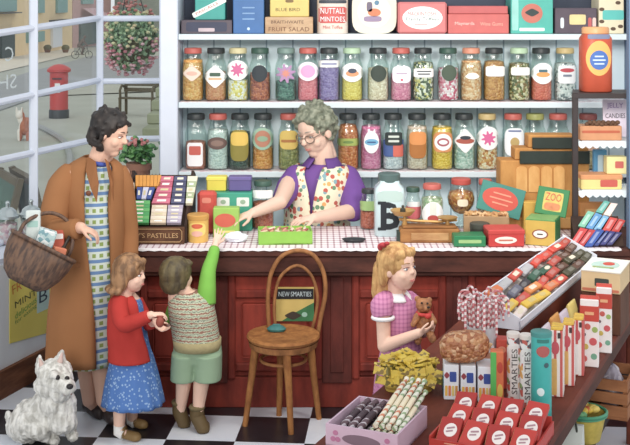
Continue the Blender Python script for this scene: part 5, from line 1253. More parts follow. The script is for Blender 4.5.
def hand(mb, w, d, n, Ln, curl=.35, ts=1, spread=.10):
    w = Vector(w); d = Vector(d).normalized(); n = Vector(n); n = (n-d*n.dot(d)).normalized(); s = d.cross(n)
    rot = Matrix((d,s,n)).transposed()
    q = bmesh.ops.create_uvsphere(mb.bm,u_segments=14,v_segments=9,radius=1.0)
    bmesh.ops.transform(mb.bm,matrix=Matrix.Translation(w+d*.24*Ln) @ rot.to_4x4() @ Matrix.Diagonal((.27*Ln,.215*Ln,.10*Ln,1)),verts=q['verts'])
    mb.cap(w-d*.05*Ln,.13*Ln,w+d*.15*Ln,.13*Ln)
    for i,l in enumerate((.44,.50,.47,.37)):
        k = (i-1.5); b = w+d*.40*Ln+s*k*.115*Ln; dd = (d+s*k*spread).normalized(); r = .050*Ln
        for j,f in enumerate((.42,.33,.25)):
            a_ = curl*(j+.6); v = (dd*math.cos(a_)+n*math.sin(a_)).normalized(); e = b+v*l*f*Ln
            mb.cap(b,r,e,r*.9,10); b = e; r *= .9
    b = w+d*.12*Ln+s*ts*.16*Ln; v = (d*.62+s*ts*.62+n*.3).normalized(); e = b+v*.26*Ln; mb.cap(b,.07*Ln,e,.056*Ln,10)
    v2 = (d*.9+s*ts*.15+n*.35).normalized(); mb.cap(e,.056*Ln,e+v2*.2*Ln,.044*Ln,10)
def limb(mb, pts, rad):
    for i in range(len(pts)-1): mb.cap(pts[i],rad[i],pts[i+1],rad[i+1],14)
def hairmat(col, dark, sc=26, st=(1,1,.3)):
    m, nt, b = nt_new('hair'); mp = coords(nt,st); nz = N(nt,'ShaderNodeTexNoise'); nz.inputs['Scale'].default_value = sc; nz.inputs['Detail'].default_value = 4; L(nt,mp,'Vector',nz,'Vector')
    rp = N(nt,'ShaderNodeValToRGB'); rp.color_ramp.elements[0].position=.38; rp.color_ramp.elements[1].position=.62; rp.color_ramp.elements[0].color=S(*dark); rp.color_ramp.elements[1].color=S(*col)
    L(nt,nz,'Fac',rp,'Fac'); L(nt,rp,'Color',b,'Base Color'); b.inputs['Roughness'].default_value=.6
    bp = N(nt,'ShaderNodeBump'); bp.inputs['Strength'].default_value=.5; bp.inputs['Distance'].default_value=.008; L(nt,nz,'Fac',bp,'Height'); L(nt,bp,'Normal',b,'Normal'); return m
SKIN = pm((226,176,150),.55,.05,9); SKINC = pm((240,194,170),.55,.05,9); SKINO = pm((228,188,166),.55,.06,9)
def shoe(p_heel, p_toe, r, mat, parent, name='shoe', h=1.0):
    a, b = Vector(p_heel), Vector(p_toe); mb = MB().cap(a,r*.92,b,r,12); d = (b-a).normalized()
    mb.cap(a+Vector((0,0,r*.5)),r*.85,a.lerp(b,.35)+Vector((0,0,r*.35)),r*.8,12)
    for v in mb.bm.verts: v.co.z = max(v.co.z,.004)
    return mb.build(name,mat,parent,60,True)

# ------------------------------------------------------------------ 1. woman in the brown coat
d0 = 5.80
wo = thing('person','woman in a long brown coat with a wicker basket on her arm, bending her head','person',tuple(G(92,420,0)))
mb = MB(); Mh = hframe(U(109.5,135,5.76),(.93,-.26,-.30),(.28,0,.95),.222); head(mb,Mh)
limb(mb,[U(104,150,5.78),U(96,172,5.82)],[.05,.055])
limb(mb,[U(93,178,5.83),U(92,232,5.84),U(86,282,5.86)],[.10,.10,.13]); limb(mb,[U(68,178,5.80),U(118,177,5.88)],[.055,.055])
limb(mb,[U(80,285,5.88),U(82,345,5.86),U(87,404,5.84)],[.085,.058,.034]); limb(mb,[U(98,285,5.82),U(97,345,5.79),U(101,404,5.80)],[.085,.056,.034])
limb(mb,[U(87,404,5.84),G(95,419,0)+Vector((0,0,.03))],[.032,.022]); limb(mb,[U(101,404,5.80),G(108,423,0)+Vector((0,0,.03))],[.032,.022])
limb(mb,[U(66,178,5.76),U(53,229,5.64),U(79,230,5.53)],[.05,.042,.028]); hand(mb,U(78,230,5.53),(.93,.10,-.30),(-.25,.1,-.95),.145,.55,-1)
limb(mb,[U(117,178,5.86),U(124,228,5.86),U(126,266,5.82)],[.048,.04,.028]); hand(mb,U(126,266,5.82),(.1,-.2,-1),(-1,0,0),.16,.35,-1)
body = blob('body',SKIN,mb,.0045,wo)
features(Mh,wo,(70,60,50),(64,48,40),(190,104,96),smile=.008,closed=True)
mb = MB(); rnd = random.Random(2)
hell(mb,Mh,(0,-.13,.17),(.405,.43,.40)); hell(mb,Mh,(0,-.32,-.08),(.34,.22,.34)); 
for i in range(90):
    a_ = rnd.uniform(0,2*math.pi); z_ = rnd.uniform(-.46,.56); rr = math.sqrt(max(.05,1-((z_-.1)/.56)**2))
    x_, y_ = .40*rr*math.cos(a_), -.13+.43*rr*math.sin(a_)
    if y_ > .20 and z_ < .36: continue
    if y_ > .0 and z_ < .10: continue
    hell(mb,Mh,(x_*.985,y_*.985,z_*.97),(.058,.058,.05) if z_ > -.2 else (.085,.085,.07))
for x_ in (-.25,-.12,.02,.15,.27): hell(mb,Mh,(x_,.24,.36-.25*abs(x_)),(.085,.075,.06))
blob('hair',hairmat((40,31,27),(18,14,14)),mb,.006,wo,6,.002)
# dress
m, nt, b = nt_new('checked_dress'); mp = coords(nt); sx = N(nt,'ShaderNodeSeparateXYZ'); L(nt,mp,'Vector',sx,'Vector')
fz = math_n(nt,'FRACT',(math_n(nt,'MULTIPLY',(sx,'Z'),1/.056),0)); fx = math_n(nt,'FRACT',(math_n(nt,'MULTIPLY',(sx,'X'),1/.034),0))
z1_ = math_n(nt,'LESS_THAN',(fz,0),.30); z2_ = math_n(nt,'LESS_THAN',(math_n(nt,'ABSOLUTE',(math_n(nt,'SUBTRACT',(fz,0),.64),0)),0),.17); x1_ = math_n(nt,'LESS_THAN',(fx,0),.5)
c1 = mixc(nt,(z1_,0),S(206,218,206),S(96,134,186)); gm = math_n(nt,'MULTIPLY',(z2_,0),(x1_,0)); c2 = mixc(nt,(gm,0),(c1,2),S(132,156,74)); nt.links.new(c2.outputs[2],b.inputs['Base Color']); b.inputs['Roughness'].default_value=.8
DR = m
cloth('dress',[ringw(96,163,5.80,9,.06),ringw(94,170,5.80,19,.08),ringw(92,195,5.80,25,.125),ringw(91,232,5.80,25,.125),ringw(88,280,5.80,28,.14,fold=.01),ringw(85,325,5.80,29,.15,fold=.02),ringw(83,365,5.80,28.5,.15,fold=.03)],DR,wo)
MB().tube([v for v in ringw(97.5,163.5,5.79,9.5,.064,zt=-.01)],.012,8,True).build('dress_collar',pm((58,78,168),.7,.1),wo,180,True)
CO = pm((154,98,56),.85,.10,7,.15,0,.15); COD = pm((142,88,50),.85,.10,7,.15,0,.15)
cloth('coat',[ringw(94,158,5.83,12,.07,-104,-28),ringw(93,166,5.82,25,.10,-100,-40),ringw(91,176,5.82,31,.12,-96,-48),ringw(90,200,5.81,31.5,.155,-93,-50),ringw(89,235,5.81,32.5,.158,-88,-46),ringw(86,280,5.81,34.5,.168,-74,-40,fold=.010),ringw(83,320,5.81,36,.178,-64,-38,fold=.014),ringw(80,362,5.81,35,.18,-56,-34,fold=.018)],CO,wo,False,.012)
sleeve('coat_sleeve',[U(70,172,5.80),U(60,188,5.74),U(53,212,5.68),U(51,231,5.62),U(62,233,5.57),U(76,231,5.53)],[.055,.075,.072,.066,.058,.05],CO,wo)
sleeve('coat_sleeve',[U(114,171,5.84),U(119,186,5.85),U(123,212,5.86),U(126,236,5.86),U(127,258,5.83)],[.055,.066,.062,.056,.05],CO,wo)
def patchw(name, pix, mat, parent, th=.008):
    mb = MB(); A = [U(*p) for p in pix]; mb.loft([A,[v+Vector((0,-th,0)) for v in A]]); return mb.build(name,mat,parent,0,True)
patchw('lapel',[(86,158,5.745),(94,163,5.70),(97,185,5.645),(95,204,5.635),(89,190,5.64),(84,172,5.70)],COD,wo)
patchw('lapel',[(103,160,5.735),(107,163,5.725),(112,180,5.69),(112,203,5.665),(109,190,5.665),(106,172,5.69)],COD,wo)
for y_ in (195,): MB().ell(U(86.5,y_,5.632),(.014,.006,.014)).build('button',pm((110,58,34),.4),wo,180,True)
patchw('pocket',[(62,262,5.645),(78,266,5.625),(78,270,5.622),(62,266,5.64)],COD,wo)
SH = pm((44,34,34),.4,.15)
shoe(G(87,415,0)+Vector((0,0,.034)),G(98,422,0)+Vector((0,0,.03)),.040,SH,wo); shoe(G(101,418,0)+Vector((0,0,.034)),G(112,428,0)+Vector((0,0,.03)),.040,SH,wo)

# wicker basket hanging on her forearm
bc = U(43,247,5.495); bt = thing('wicker_basket','dark wicker shopping basket hanging from the woman\'s arm','basket',tuple(bc),0,None,Euler((R(-16),R(27),0)))
WK = hairmat((112,78,56),(66,46,38),60,(1,1,.25)); 
rg = []
for z_, k in ((0,1.0),(-.05,.98),(-.11,.88),(-.165,.70),(-.195,.45)): rg.append([(x*k,y*k,z_) for x, y in shape2('oval',.335,.19,36)])
inn = [[(x*k,y*k,z_) for x, y in shape2('oval',.335,.19,36)] for z_, k in ((-.185,.42),(-.155,.66),(-.10,.84),(-.04,.94),(0,.95))]
MB().loft(rg+inn,(False,False),True,True).build('basket_body',WK,bt,180)
MB().tube([(x*.985,y*.985,.004) for x, y in shape2('oval',.335,.19,40)],.010,8,True).build('braided_rim',WK,bt,180)
Bi = PW[bt.name].inverted()
hp = curve([Vector((-.12,-.055,-.02)),Vector((-.125,-.03,.07)),Vector((-.055,.03,.155)),Vector((.045,.05,.155)),Vector((.115,.04,.07)),Vector((.12,.045,-.02))],5)
MB().tube(hp,.0095,8).build('handle',WK,bt,180)
BM2 = PW[bt.name]
def inbasket(name, label, cat, c, size, rot, mat, extra=None):
    M_ = BM2 @ Matrix.Translation(c) @ Euler(rot).to_matrix().to_4x4(); o = bpy.data.objects.new(name,None); COL.objects.link(o); o.matrix_world = M_; PW[o.name] = M_
    tag(o,label,cat,'shopping in the wicker basket'); MB().box((0,0,0),size,None,.004).build('wrapping',mat,o,30)
    if extra: plate('rect',extra[0],extra[1],pm(extra[2],.5),o,onfront(0,-size[1]/2,extra[3]),'printed_band')
BLP = sweets([(176,206,206),(226,234,232),(120,166,176),(200,216,220)],60,.1)
inbasket('paper_parcel','pale blue patterned parcel at the left of the wicker basket','parcel',(-.086,.015,.055),(.068,.045,.17),(0,R(-28),0),pm((206,216,212),.7,.12,40),(.05,.03,(150,190,180),.02))
inbasket('paper_parcel','sea green patterned parcel in the middle of the wicker basket','parcel',(-.002,-.028,.02),(.085,.05,.13),(R(10),R(-10),.2),BLP)
inbasket('red_packet','red packet with a white band in the wicker basket','packet',(.045,.04,.05),(.065,.03,.11),(R(-5),R(-30),.1),pm((186,76,54),.5,.12),(.055,.025,(232,226,220),.025))
inbasket('orange_packet','small orange packet at the low end of the wicker basket','packet',(.082,-.02,.005),(.06,.045,.06),(0,R(-14),.4),pm((214,120,86),.5,.12))
M_ = BM2 @ Matrix.Translation((.085,.03,.02)); o = bpy.data.objects.new('dark_bottle',None); COL.objects.link(o); o.matrix_world=M_; PW[o.name]=M_; tag(o,'dark bottle neck standing at the right of the wicker basket','bottle','shopping in the wicker basket')
MB().lathe([(.002,-.08),(.018,-.08),(.018,.0),(.008,.03),(.008,.075),(.01,.08),(.002,.082)],n=14).build('bottle_body',pm((52,44,38),.3),o,60)

wo.location.y += .05
# ------------------------------------------------------------------ 2. girl in the red cardigan
gi = thing('person','small girl in a red cardigan and blue skirt beside the woman','person',tuple(G(126,434,0)))
mb = MB(); Mh = hframe(U(131.5,274,5.62),(.96,-.24,-.05),(.03,0,1),.182); head(mb,Mh,True)
limb(mb,[U(128,290,5.64),U(127,299,5.65)],[.034,.04]); limb(mb,[U(127,305,5.65),U(130,340,5.66),U(131,365,5.67)],[.07,.068,.08]); limb(mb,[U(119,303,5.60),U(136,303,5.71)],[.032,.032])
limb(mb,[U(123,370,5.65),U(120,405,5.65),U(119,431,5.645)],[.05,.036,.025]); limb(mb,[U(134,370,5.74),U(133,400,5.77),U(132,421,5.80)],[.05,.036,.025])
limb(mb,[U(119,431,5.645),U(132,437,5.62)],[.022,.018]); limb(mb,[U(132,421,5.80),U(141,425.5,5.78)],[.022,.018])
limb(mb,[U(119,304,5.57),U(126,325,5.50),U(151,315,5.46)],[.032,.027,.019]); hand(mb,U(151,315,5.46),(.97,.1,.05),(.1,.2,-.95),.098,.45,1)
limb(mb,[U(137,304,5.73),U(146,324,5.68),U(156,322,5.56)],[.032,.027,.019]); hand(mb,U(155,323,5.55),(.75,-.3,-.5),(0,-.2,.95),.098,.45,-1)
blob('body',SKINC,mb,.003,gi,3)
features(Mh,gi,(60,70,80),(130,92,60),(206,116,110),True,.022)
mb = MB(); rnd = random.Random(4)
hell(mb,Mh,(0,-.10,.15),(.42,.44,.42)); hell(mb,Mh,(0,-.26,-.14),(.40,.31,.36)); 
for s in (-1,1): hell(mb,Mh,(s*.33,-.14,-.12),(.10,.19,.32)); hell(mb,Mh,(s*.30,.10,.14),(.12,.16,.2))
for i in range(9):
    a_ = math.pi*(.98+1.04*i/8); hell(mb,Mh,(.40*math.cos(a_),-.22+.37*math.sin(a_),-.42),(.11,.11,.09))
for x_ in (-.22,-.08,.08,.22): hell(mb,Mh,(x_,.26-.3*abs(x_)**1.2,.32),(.10,.10,.10))
blob('hair',hairmat((170,122,78),(112,76,46),40),mb,.005,gi,2,.003)
m, nt, b = nt_new('blue_spotted_skirt'); mp = coords(nt); vo = N(nt,'ShaderNodeTexVoronoi'); vo.inputs['Scale'].default_value=62; L(nt,mp,'Vector',vo,'Vector'); lt = math_n(nt,'LESS_THAN',(vo,'Distance'),.30)
mx = mixc(nt,(lt,0),S(66,112,186),S(138,172,214)); nt.links.new(mx.outputs[2],b.inputs['Base Color']); b.inputs['Roughness'].default_value=.85
cloth('blue_dress',[ringw(128,296,5.65,7,.045),ringw(127.5,303,5.65,14,.065),ringw(129,325,5.66,16,.085),ringw(131,346,5.67,18,.095),ringw(132,358,5.67,21,.11,fold=.02,nf=13),ringw(132.5,380,5.66,26,.125,fold=.04,nf=13),ringw(133,403,5.65,30,.14,fold=.055,nf=13)],m,gi,True,.005)
RC = pm((190,48,42),.9,.12,14,.15,0,.25)
cloth('cardigan',[ringw(127.5,294,5.65,8,.05,-46,60),ringw(126.5,300,5.65,16,.078,-44,60),ringw(126.5,312,5.65,17.5,.095,-38,60),ringw(128,332,5.66,19.5,.108,-34,60),ringw(130,346,5.67,20.5,.115,-28,60),ringw(131,358,5.67,21.5,.125,-24,60)],RC,gi,False,.010)
sleeve('cardigan_sleeve',[U(120,300,5.59),U(119.5,311,5.545),U(124,324,5.50),U(137,321,5.475),U(149,316,5.46)],[.040,.043,.040,.036,.029],RC,gi)
sleeve('cardigan_sleeve',[U(136,301,5.71),U(141,312,5.715),U(146,323,5.68),U(152,323,5.60)],[.036,.04,.036,.028],RC,gi)
SOCK = pm((236,234,230),.9,.04); SAN = pm((126,96,52),.5,.15)
for a_, b_, c_ in ((U(119.3,425,5.645),U(119,432,5.645),U(124,435,5.63)),(U(132.3,415,5.80),U(132,421.5,5.80),U(136,424,5.79))):
    MB().tube([a_,b_,c_],[.029,.029,.026],12).build('sock',SOCK,gi,60,True)
for h_, t_ in ((G(118,436.5,0),G(136,441,0)),(G(131,425,0),G(143,428.5,0))):
    shoe(h_+Vector((0,0,.020)),t_+Vector((0,0,.017)),.026,SAN,gi,'sandal')
    c_ = h_.lerp(t_,.35)+Vector((0,0,.03)); MB().tube([c_+Vector((.0,-.032,-.01)),c_+Vector((.0,-.012,.022)),c_+Vector((.005,.012,.022)),c_+Vector((.005,.03,-.01))],.008,6).build('sandal_strap',SAN,gi,180,True)
c_ = U(160,322,5.44); o = MB().ell((0,0,0),(.020,.018,.026)).cap((-.012,0,.026),.005,(.012,0,.026),.005).build('coin_purse',pm((150,66,52),.5,.2),None); o.location=c_; tag(o,'little red-brown coin purse in the hands of the girl in red','purse')

# ------------------------------------------------------------------ 3. boy reaching up
bo = thing('person','small boy in a striped vest on tiptoe reaching up to the counter','person',tuple(G(192,428,0)))
mb = MB(); Mh = hframe(U(178.5,275.5,5.74),(.66,.74,.10),(-.05,-.12,1),.186); head(mb,Mh,True)
limb(mb,[U(184,290,5.74),U(188,299,5.75)],[.036,.042]); limb(mb,[U(190,305,5.75),U(196,330,5.75),U(198,350,5.75)],[.078,.074,.078]); limb(mb,[U(176,302,5.78),U(207,301,5.73)],[.035,.035])
limb(mb,[U(187,352,5.75),U(184,380,5.75),U(180.5,410,5.78)],[.056,.041,.025]); limb(mb,[U(207,352,5.75),U(201.5,381,5.73),U(197.5,415,5.73)],[.056,.041,.025])
limb(mb,[U(180.5,410,5.78),U(184,424,5.80)],[.025,.018]); limb(mb,[U(197.5,415,5.73),U(202,429,5.73)],[.025,.018])
limb(mb,[U(206,303,5.74),U(209,272,5.78),U(215.5,244,5.90)],[.030,.026,.018]); hand(mb,U(215.5,244,5.90),(.28,.35,.9),(-.2,.9,-.2),.10,.25,-1,.16)
limb(mb,[U(176,303,5.80),U(171,322,5.84),U(180,327,5.90)],[.034,.028,.02]); hand(mb,U(180,327,5.90),(.8,.1,.2),(0,1,0),.09,.3,1)
blob('body',SKINC,mb,.003,bo,3)
features(Mh,bo,(60,60,60),(84,64,44),(206,120,110),True,.012)
mb = MB(); hell(mb,Mh,(0,-.11,.13),(.43,.45,.43)); hell(mb,Mh,(0,-.28,-.12),(.36,.26,.32))
for s in (-1,1): hell(mb,Mh,(s*.33,-.16,-.02),(.10,.16,.26))
for x_ in (-.2,-.05,.1,.22): hell(mb,Mh,(x_,.25-.35*abs(x_)**1.3,.33),(.11,.10,.09))
blob('hair',hairmat((98,84,48),(62,50,30),36),mb,.005,bo,2,.004)
m, nt, b = nt_new('striped_knit'); mp = coords(nt); wv = N(nt,'ShaderNodeTexWave',wave_type='BANDS',bands_direction='Z'); wv.inputs['Scale'].default_value=14; wv.inputs['Distortion'].default_value=2.5; wv.inputs['Detail'].default_value=1; wv.inputs['Detail Scale'].default_value=6; L(nt,mp,'Vector',wv,'Vector')
rp = N(nt,'ShaderNodeValToRGB'); rp.color_ramp.interpolation='CONSTANT'; e = rp.color_ramp.elements
for p_, c_ in ((0,(150,100,84)),(.22,(202,200,170)),(.48,(150,172,136)),(.72,(206,208,184)),(.9,(120,132,110))):
    if p_ in (0,): e[0].position=0; e[0].color=S(*c_)
    elif p_ == .22: e[1].position=p_; e[1].color=S(*c_)
    else: q_ = e.new(p_); q_.color=S(*c_)
L(nt,wv,'Fac',rp,'Fac'); L(nt,rp,'Color',b,'Base Color'); b.inputs['Roughness'].default_value=.95
cloth('knitted_vest',[ringw(186,291.5,5.745,9,.06),ringw(190,298,5.75,20,.085),ringw(192,312,5.75,22.5,.105),ringw(195,330,5.75,22.5,.098),ringw(197,344,5.75,22.5,.098)],m,bo,True,.010)
cloth('ribbed_hem',[ringw(197,338,5.75,23.3,.102),ringw(197.5,348,5.75,22.5,.098)],pm((166,152,106),.95,.2,60),bo,True,.010,2)
GS = pm((112,180,62),.8,.12,16,.2,0,.2)
sleeve('green_sleeve',[U(206,303,5.74),U(207,288,5.75),U(208.5,271,5.785),U(212,259,5.83),U(214.5,249,5.885)],[.050,.045,.037,.032,.027],GS,bo)
sleeve('green_sleeve',[U(178,302,5.79),U(172,318,5.84),U(177,327,5.89)],[.042,.038,.028],GS,bo)
mb = MB(); SHO = pm((138,166,134),.85,.10,10,.2)
limb(mb,[U(190,352,5.75),U(205,352,5.75)],[.088,.088]); mb.loft(smoothrings([ringw(186,352,5.75,14,.10),ringw(184.5,366,5.75,13.5,.088),ringw(183.5,379,5.75,13,.082)]),(True,True)); mb.loft(smoothrings([ringw(208,352,5.74,14,.10),ringw(208,366,5.735,14,.088),ringw(207.5,379,5.73,14,.082)]),(True,True))
blob('shorts',SHO,mb,.005,bo,3)
BOOT = pm((92,72,40),.6,.2); SOL = pm((60,46,30),.7)
for a_, b_ in ((U(179.5,411,5.79),G(184,427,0)+Vector((0,.0,.02))),(U(197,416,5.735),G(203,432.5,0)+Vector((0,.0,.02)))):
    mb = MB().cap(a_,.037,b_,.034,12).cap(a_+Vector((0,.0,.028)),.036,a_,.037,12).cap(b_,.034,b_+Vector((.004,.045,-.004)),.027,12)
    for v in mb.bm.verts: v.co.z = max(v.co.z,.003)
    mb.build('boot',BOOT,bo,60,True); 
    MB().tube([a_+Vector((0,0,.045))+Vector((.030*math.cos(q_),.030*math.sin(q_),0)) for q_ in [math.pi*i/8 for i in range(16)]],.012,6,True).build('sock_roll',pm((112,96,62),.9),bo,180,True)

# ------------------------------------------------------------------ 4. girl in the pink dress
pg = thing('person','fair-haired girl in a pink dress standing behind the sweet table','person',tuple(U(397,485,5.10)))
mb = MB(); Mh = hframe(U(399.5,268,5.08),(.74,-.66,.07),(-.06,.04,1),.202); head(mb,Mh,True)
limb(mb,[U(396,288,5.10),U(397,299,5.11)],[.036,.042]); limb(mb,[U(398,306,5.11),U(400,345,5.11),U(402,375,5.11)],[.076,.07,.085]); limb(mb,[U(384,303,5.08),U(411,302,5.17)],[.034,.034])
limb(mb,[U(395,378,5.10),U(394,430,5.10),U(393,475,5.10)],[.055,.04,.027]); limb(mb,[U(410,378,5.16),U(409,430,5.17),U(408,470,5.18)],[.055,.04,.027])
limb(mb,[U(393,477,5.10),U(402,482,5.05)],[.027,.024]); limb(mb,[U(408,471,5.18),U(417,475,5.13)],[.027,.024])
limb(mb,[U(383,304,5.03),U(384,346,4.99),U(419,333,4.92)],[.034,.029,.020]); hand(mb,U(418,333,4.92),(.93,.1,.25),(.1,.5,.8),.105,.5,1)
limb(mb,[U(412,303,5.20),U(422,332,5.16),U(430,327,5.03)],[.034,.028,.020]); hand(mb,U(430,328,5.04),(.2,-.8,.1),(-.6,-.2,.3),.10,.5,1)
blob('body',SKINC,mb,.0035,pg,3)
features(Mh,pg,(70,92,116),(166,120,70),(214,126,118),True,.03)
mb = MB(); BL_ = hairmat((216,166,98),(166,112,56),44)
hell(mb,Mh,(0,-.11,.15),(.41,.42,.42)); hell(mb,Mh,(-.06,-.34,-.05),(.34,.24,.40))
for s in (-1,1): hell(mb,Mh,(s*.33,-.20,-.05),(.08,.14,.32)); hell(mb,Mh,(s*.30,.02,.24),(.10,.15,.15))
for x_ in (-.26,-.13,0,.13,.26): hell(mb,Mh,(x_,.25-.6*abs(x_)**1.6,.33),(.085,.08,.11))
limb(mb,[U(386,270,5.14),U(382,292,5.12),U(380,318,5.11)],[.06,.05,.018]); limb(mb,[U(388,280,5.18),U(388,312,5.20)],[.05,.016])
blob('hair',BL_,mb,.005,pg,2,.003)
RB = pm((178,44,52),.6,.12)
MB().ell(U(383,245,5.06),(.018,.016,.012)).ell(U(380,247,5.07),(.012,.012,.016)).ell(U(387,243.5,5.05),(.012,.012,.009)).build('hair_bow',RB,pg,180,True)
m, nt, b = nt_new('pink_checked_dress'); mp = coords(nt); sx = N(nt,'ShaderNodeSeparateXYZ'); L(nt,mp,'Vector',sx,'Vector')
fx = math_n(nt,'LESS_THAN',(math_n(nt,'FRACT',(math_n(nt,'MULTIPLY',(sx,'X'),1/.018),0)),0),.4); fz = math_n(nt,'LESS_THAN',(math_n(nt,'FRACT',(math_n(nt,'MULTIPLY',(sx,'Z'),1/.018),0)),0),.4)
hf = math_n(nt,'MULTIPLY',(math_n(nt,'ADD',(fx,0),(fz,0)),0),.5); mx = mixc(nt,(hf,0),S(212,132,176),S(178,98,146)); nt.links.new(mx.outputs[2],b.inputs['Base Color']); b.inputs['Roughness'].default_value=.85; PKD = m
cloth('pink_dress',[ringw(397,293,5.11,8.5,.055),ringw(397,299,5.11,17,.08),ringw(398.5,315,5.11,18.5,.098),ringw(400.5,343,5.11,19,.095),ringw(402,358,5.11,22,.11,fold=.02,nf=11),ringw(403,380,5.11,27,.13,fold=.035,nf=11),ringw(404,420,5.11,31,.15,fold=.045,nf=11)],PKD,pg,True,.006)
sleeve('puff_sleeve',[U(388,299,5.08),U(382,306,5.03),U(383,317,5.01)],[.042,.052,.043],PKD,pg); sleeve('puff_sleeve',[U(408,299,5.15),U(413,306,5.20),U(414.5,316,5.20)],[.04,.048,.04],PKD,pg)
WC_ = pm((238,236,238),.8,.03)
MB().tube([U(383,317.5,5.01)+Vector((.044*math.cos(a_),.04*math.sin(a_),0)) for a_ in [2*math.pi*i/20 for i in range(20)]],.009,8,True).build('cuff',WC_,pg,180,True)
cloth('white_collar',[ringw(397,291,5.105,9,.056,-58,-36),ringw(397.5,298,5.105,14.5,.083,-60,-32)],WC_,pg,False,.007,3)
for h_, t_ in ((U(393,482,5.10),U(402,484,5.05)),(U(408,477,5.18),U(417,479,5.13))):
    h_.z = .024; t_.z = .022; shoe(h_,t_,.03,pm((120,44,44),.4),pg)
# teddy in her arms
mb = MB(); q = lambda px,py,d: U(px,py,d)
mb.ell(q(423.5,304,5.0),(.040,.036,.036)).ell(q(416.5,296.5,5.01),(.015,.01,.015)).ell(q(430,298,5.01),(.015,.01,.015)).ell(q(427,308,4.97),(.018,.02,.014)).ell(q(424,324,5.01),(.042,.036,.05))
mb.cap(q(417,316,4.99),.018,q(412,326,4.97),.015).cap(q(431,316,4.99),.018,q(436,323,4.96),.015).cap(q(419,334,4.99),.021,q(417,345,4.95),.018).cap(q(430,334,4.99),.021,q(434,343,4.95),.018)
td = thing('teddy_bear','brown teddy bear held by the girl in the pink dress','teddy bear',tuple(U(424,330,5.0)))
bmesh.ops.transform(mb.bm,matrix=Matrix.Translation(U(424,314,4.98)) @ Matrix.Scale(.88,4) @ Matrix.Translation(-U(424,314,4.98)),verts=mb.bm.verts[:])
blob('bear_body',hairmat((178,112,62),(140,82,44),70,(1,1,1)),mb,.004,td,2,.002)
for px,py,d in ((421.5,301.5,4.965),(428,302,4.967)): MB().ell(U(424,314,4.98)+(U(px,py,d)-U(424,314,4.98))*.88,.0048).build('eye',pm((30,24,22),.2),td,180,True)
MB().ell(U(424,314,4.98)+(U(429,306.5,4.95)-U(424,314,4.98))*.88,(.007,.005,.005)).build('nose',pm((40,28,24),.3),td,180,True)
MB().tube([U(424,313.2,4.998)+Vector((.030*math.cos(a_),.028*math.sin(a_),0)) for a_ in [2*math.pi*i/16 for i in range(16)]],.008,6,True).ell(U(428,316,4.962),(.016,.01,.012)).build('neck_ribbon',pm((212,60,56),.6),td,180,True)

# ------------------------------------------------------------------ 5. shopkeeper behind the counter
sk = thing('person','grey-haired shopkeeper in glasses and a floral tabard behind the counter','person',(U(320,200,6.84).x,6.86,0))
mb = MB(); Mh = hframe(U(315,132,6.80),(-.62,-.70,-.34),(-.22,-.15,1),.285); head(mb,Mh,False,nose=1.15)
limb(mb,[U(322,150,6.82),U(324,172,6.84)],[.066,.07]); limb(mb,[U(320,184,6.82),U(319,225,6.82),U(319,268,6.82)],[.115,.115,.13]); limb(mb,[U(295,179,6.79),U(348,179,6.83)],[.055,.055])
limb(mb,[U(310,275,6.88),U(309,330,6.88),U(308,352,6.88)],[.10,.06,.04]); limb(mb,[U(331,275,6.88),U(331,330,6.88),U(331,352,6.88)],[.10,.06,.04])
limb(mb,[U(308,354,6.88),U(304,358,6.78)],[.04,.035]); limb(mb,[U(331,354,6.88),U(332,358,6.78)],[.04,.035])
limb(mb,[U(291,179,6.78),U(280,202,6.47),U(253,213,6.33)],[.056,.042,.028]); hand(mb,U(253,213,6.33),(-.93,-.25,-.27),(-.2,.1,-.95),.165,.25,1)
limb(mb,[U(351,179,6.82),U(352,211,6.62),U(314,218,6.40)],[.058,.046,.029]); hand(mb,U(315,218,6.40),(-.9,-.25,-.05),(-.15,.1,-.95),.165,.35,1)
blob('body',SKINO,mb,.005,sk,3)
features(Mh,sk,(80,80,84),(150,146,136),(210,134,122),smile=.03,closed=True,glasses=(130,110,96))
mb = MB(); rnd = random.Random(8)
hell(mb,Mh,(0,-.12,.17),(.40,.42,.40)); hell(mb,Mh,(0,-.32,-.06),(.30,.18,.28))
for i in range(130):
    a_ = rnd.uniform(0,2*math.pi); z_ = rnd.uniform(-.30,.58); rr = math.sqrt(max(.05,1-((z_-.13)/.48)**2)) if abs(z_-.13) < .48 else .15
    x_, y_ = .40*rr*math.cos(a_), -.12+.42*rr*math.sin(a_)
    if y_ > .20 and z_ < .36: continue
    if y_ > -.05 and z_ < .12: continue
    hell(mb,Mh,(x_,y_,z_),(.062,.062,.055))
for x_ in (-.24,-.12,0,.12,.24): hell(mb,Mh,(x_,.22,.40-.25*abs(x_)),(.08,.08,.07))
blob('hair',hairmat((138,142,120),(90,97,79),34,(1,1,1)),mb,.006,sk,2,.006)
PU = pm((110,66,150),.7,.12,10)
mb = MB().loft(smoothrings([ringw(323,163,6.84,13,.08),ringw(321,171,6.83,30,.10),ringw(320,190,6.82,32,.125),ringw(319,225,6.82,31,.13),ringw(319,268,6.82,33,.15)]))
limb(mb,[U(296,177,6.80),U(289,187,6.72),U(282.5,199,6.61)],[.074,.074,.060]); limb(mb,[U(347,178,6.83),U(353,193,6.75),U(353,209,6.645)],[.078,.082,.074])
blob('purple_blouse',PU,mb,.007,sk,4)
m, nt, b = nt_new('floral_tabard'); mp = coords(nt); vo = N(nt,'ShaderNodeTexVoronoi'); vo.inputs['Scale'].default_value=33; L(nt,mp,'Vector',vo,'Vector'); sp = N(nt,'ShaderNodeSeparateColor'); L(nt,vo,'Color',sp,'Color')
rp = N(nt,'ShaderNodeValToRGB'); rp.color_ramp.interpolation='CONSTANT'; e = rp.color_ramp.elements; e[0].color=S(190,84,70); e[1].position=.4; e[1].color=S(96,140,104)
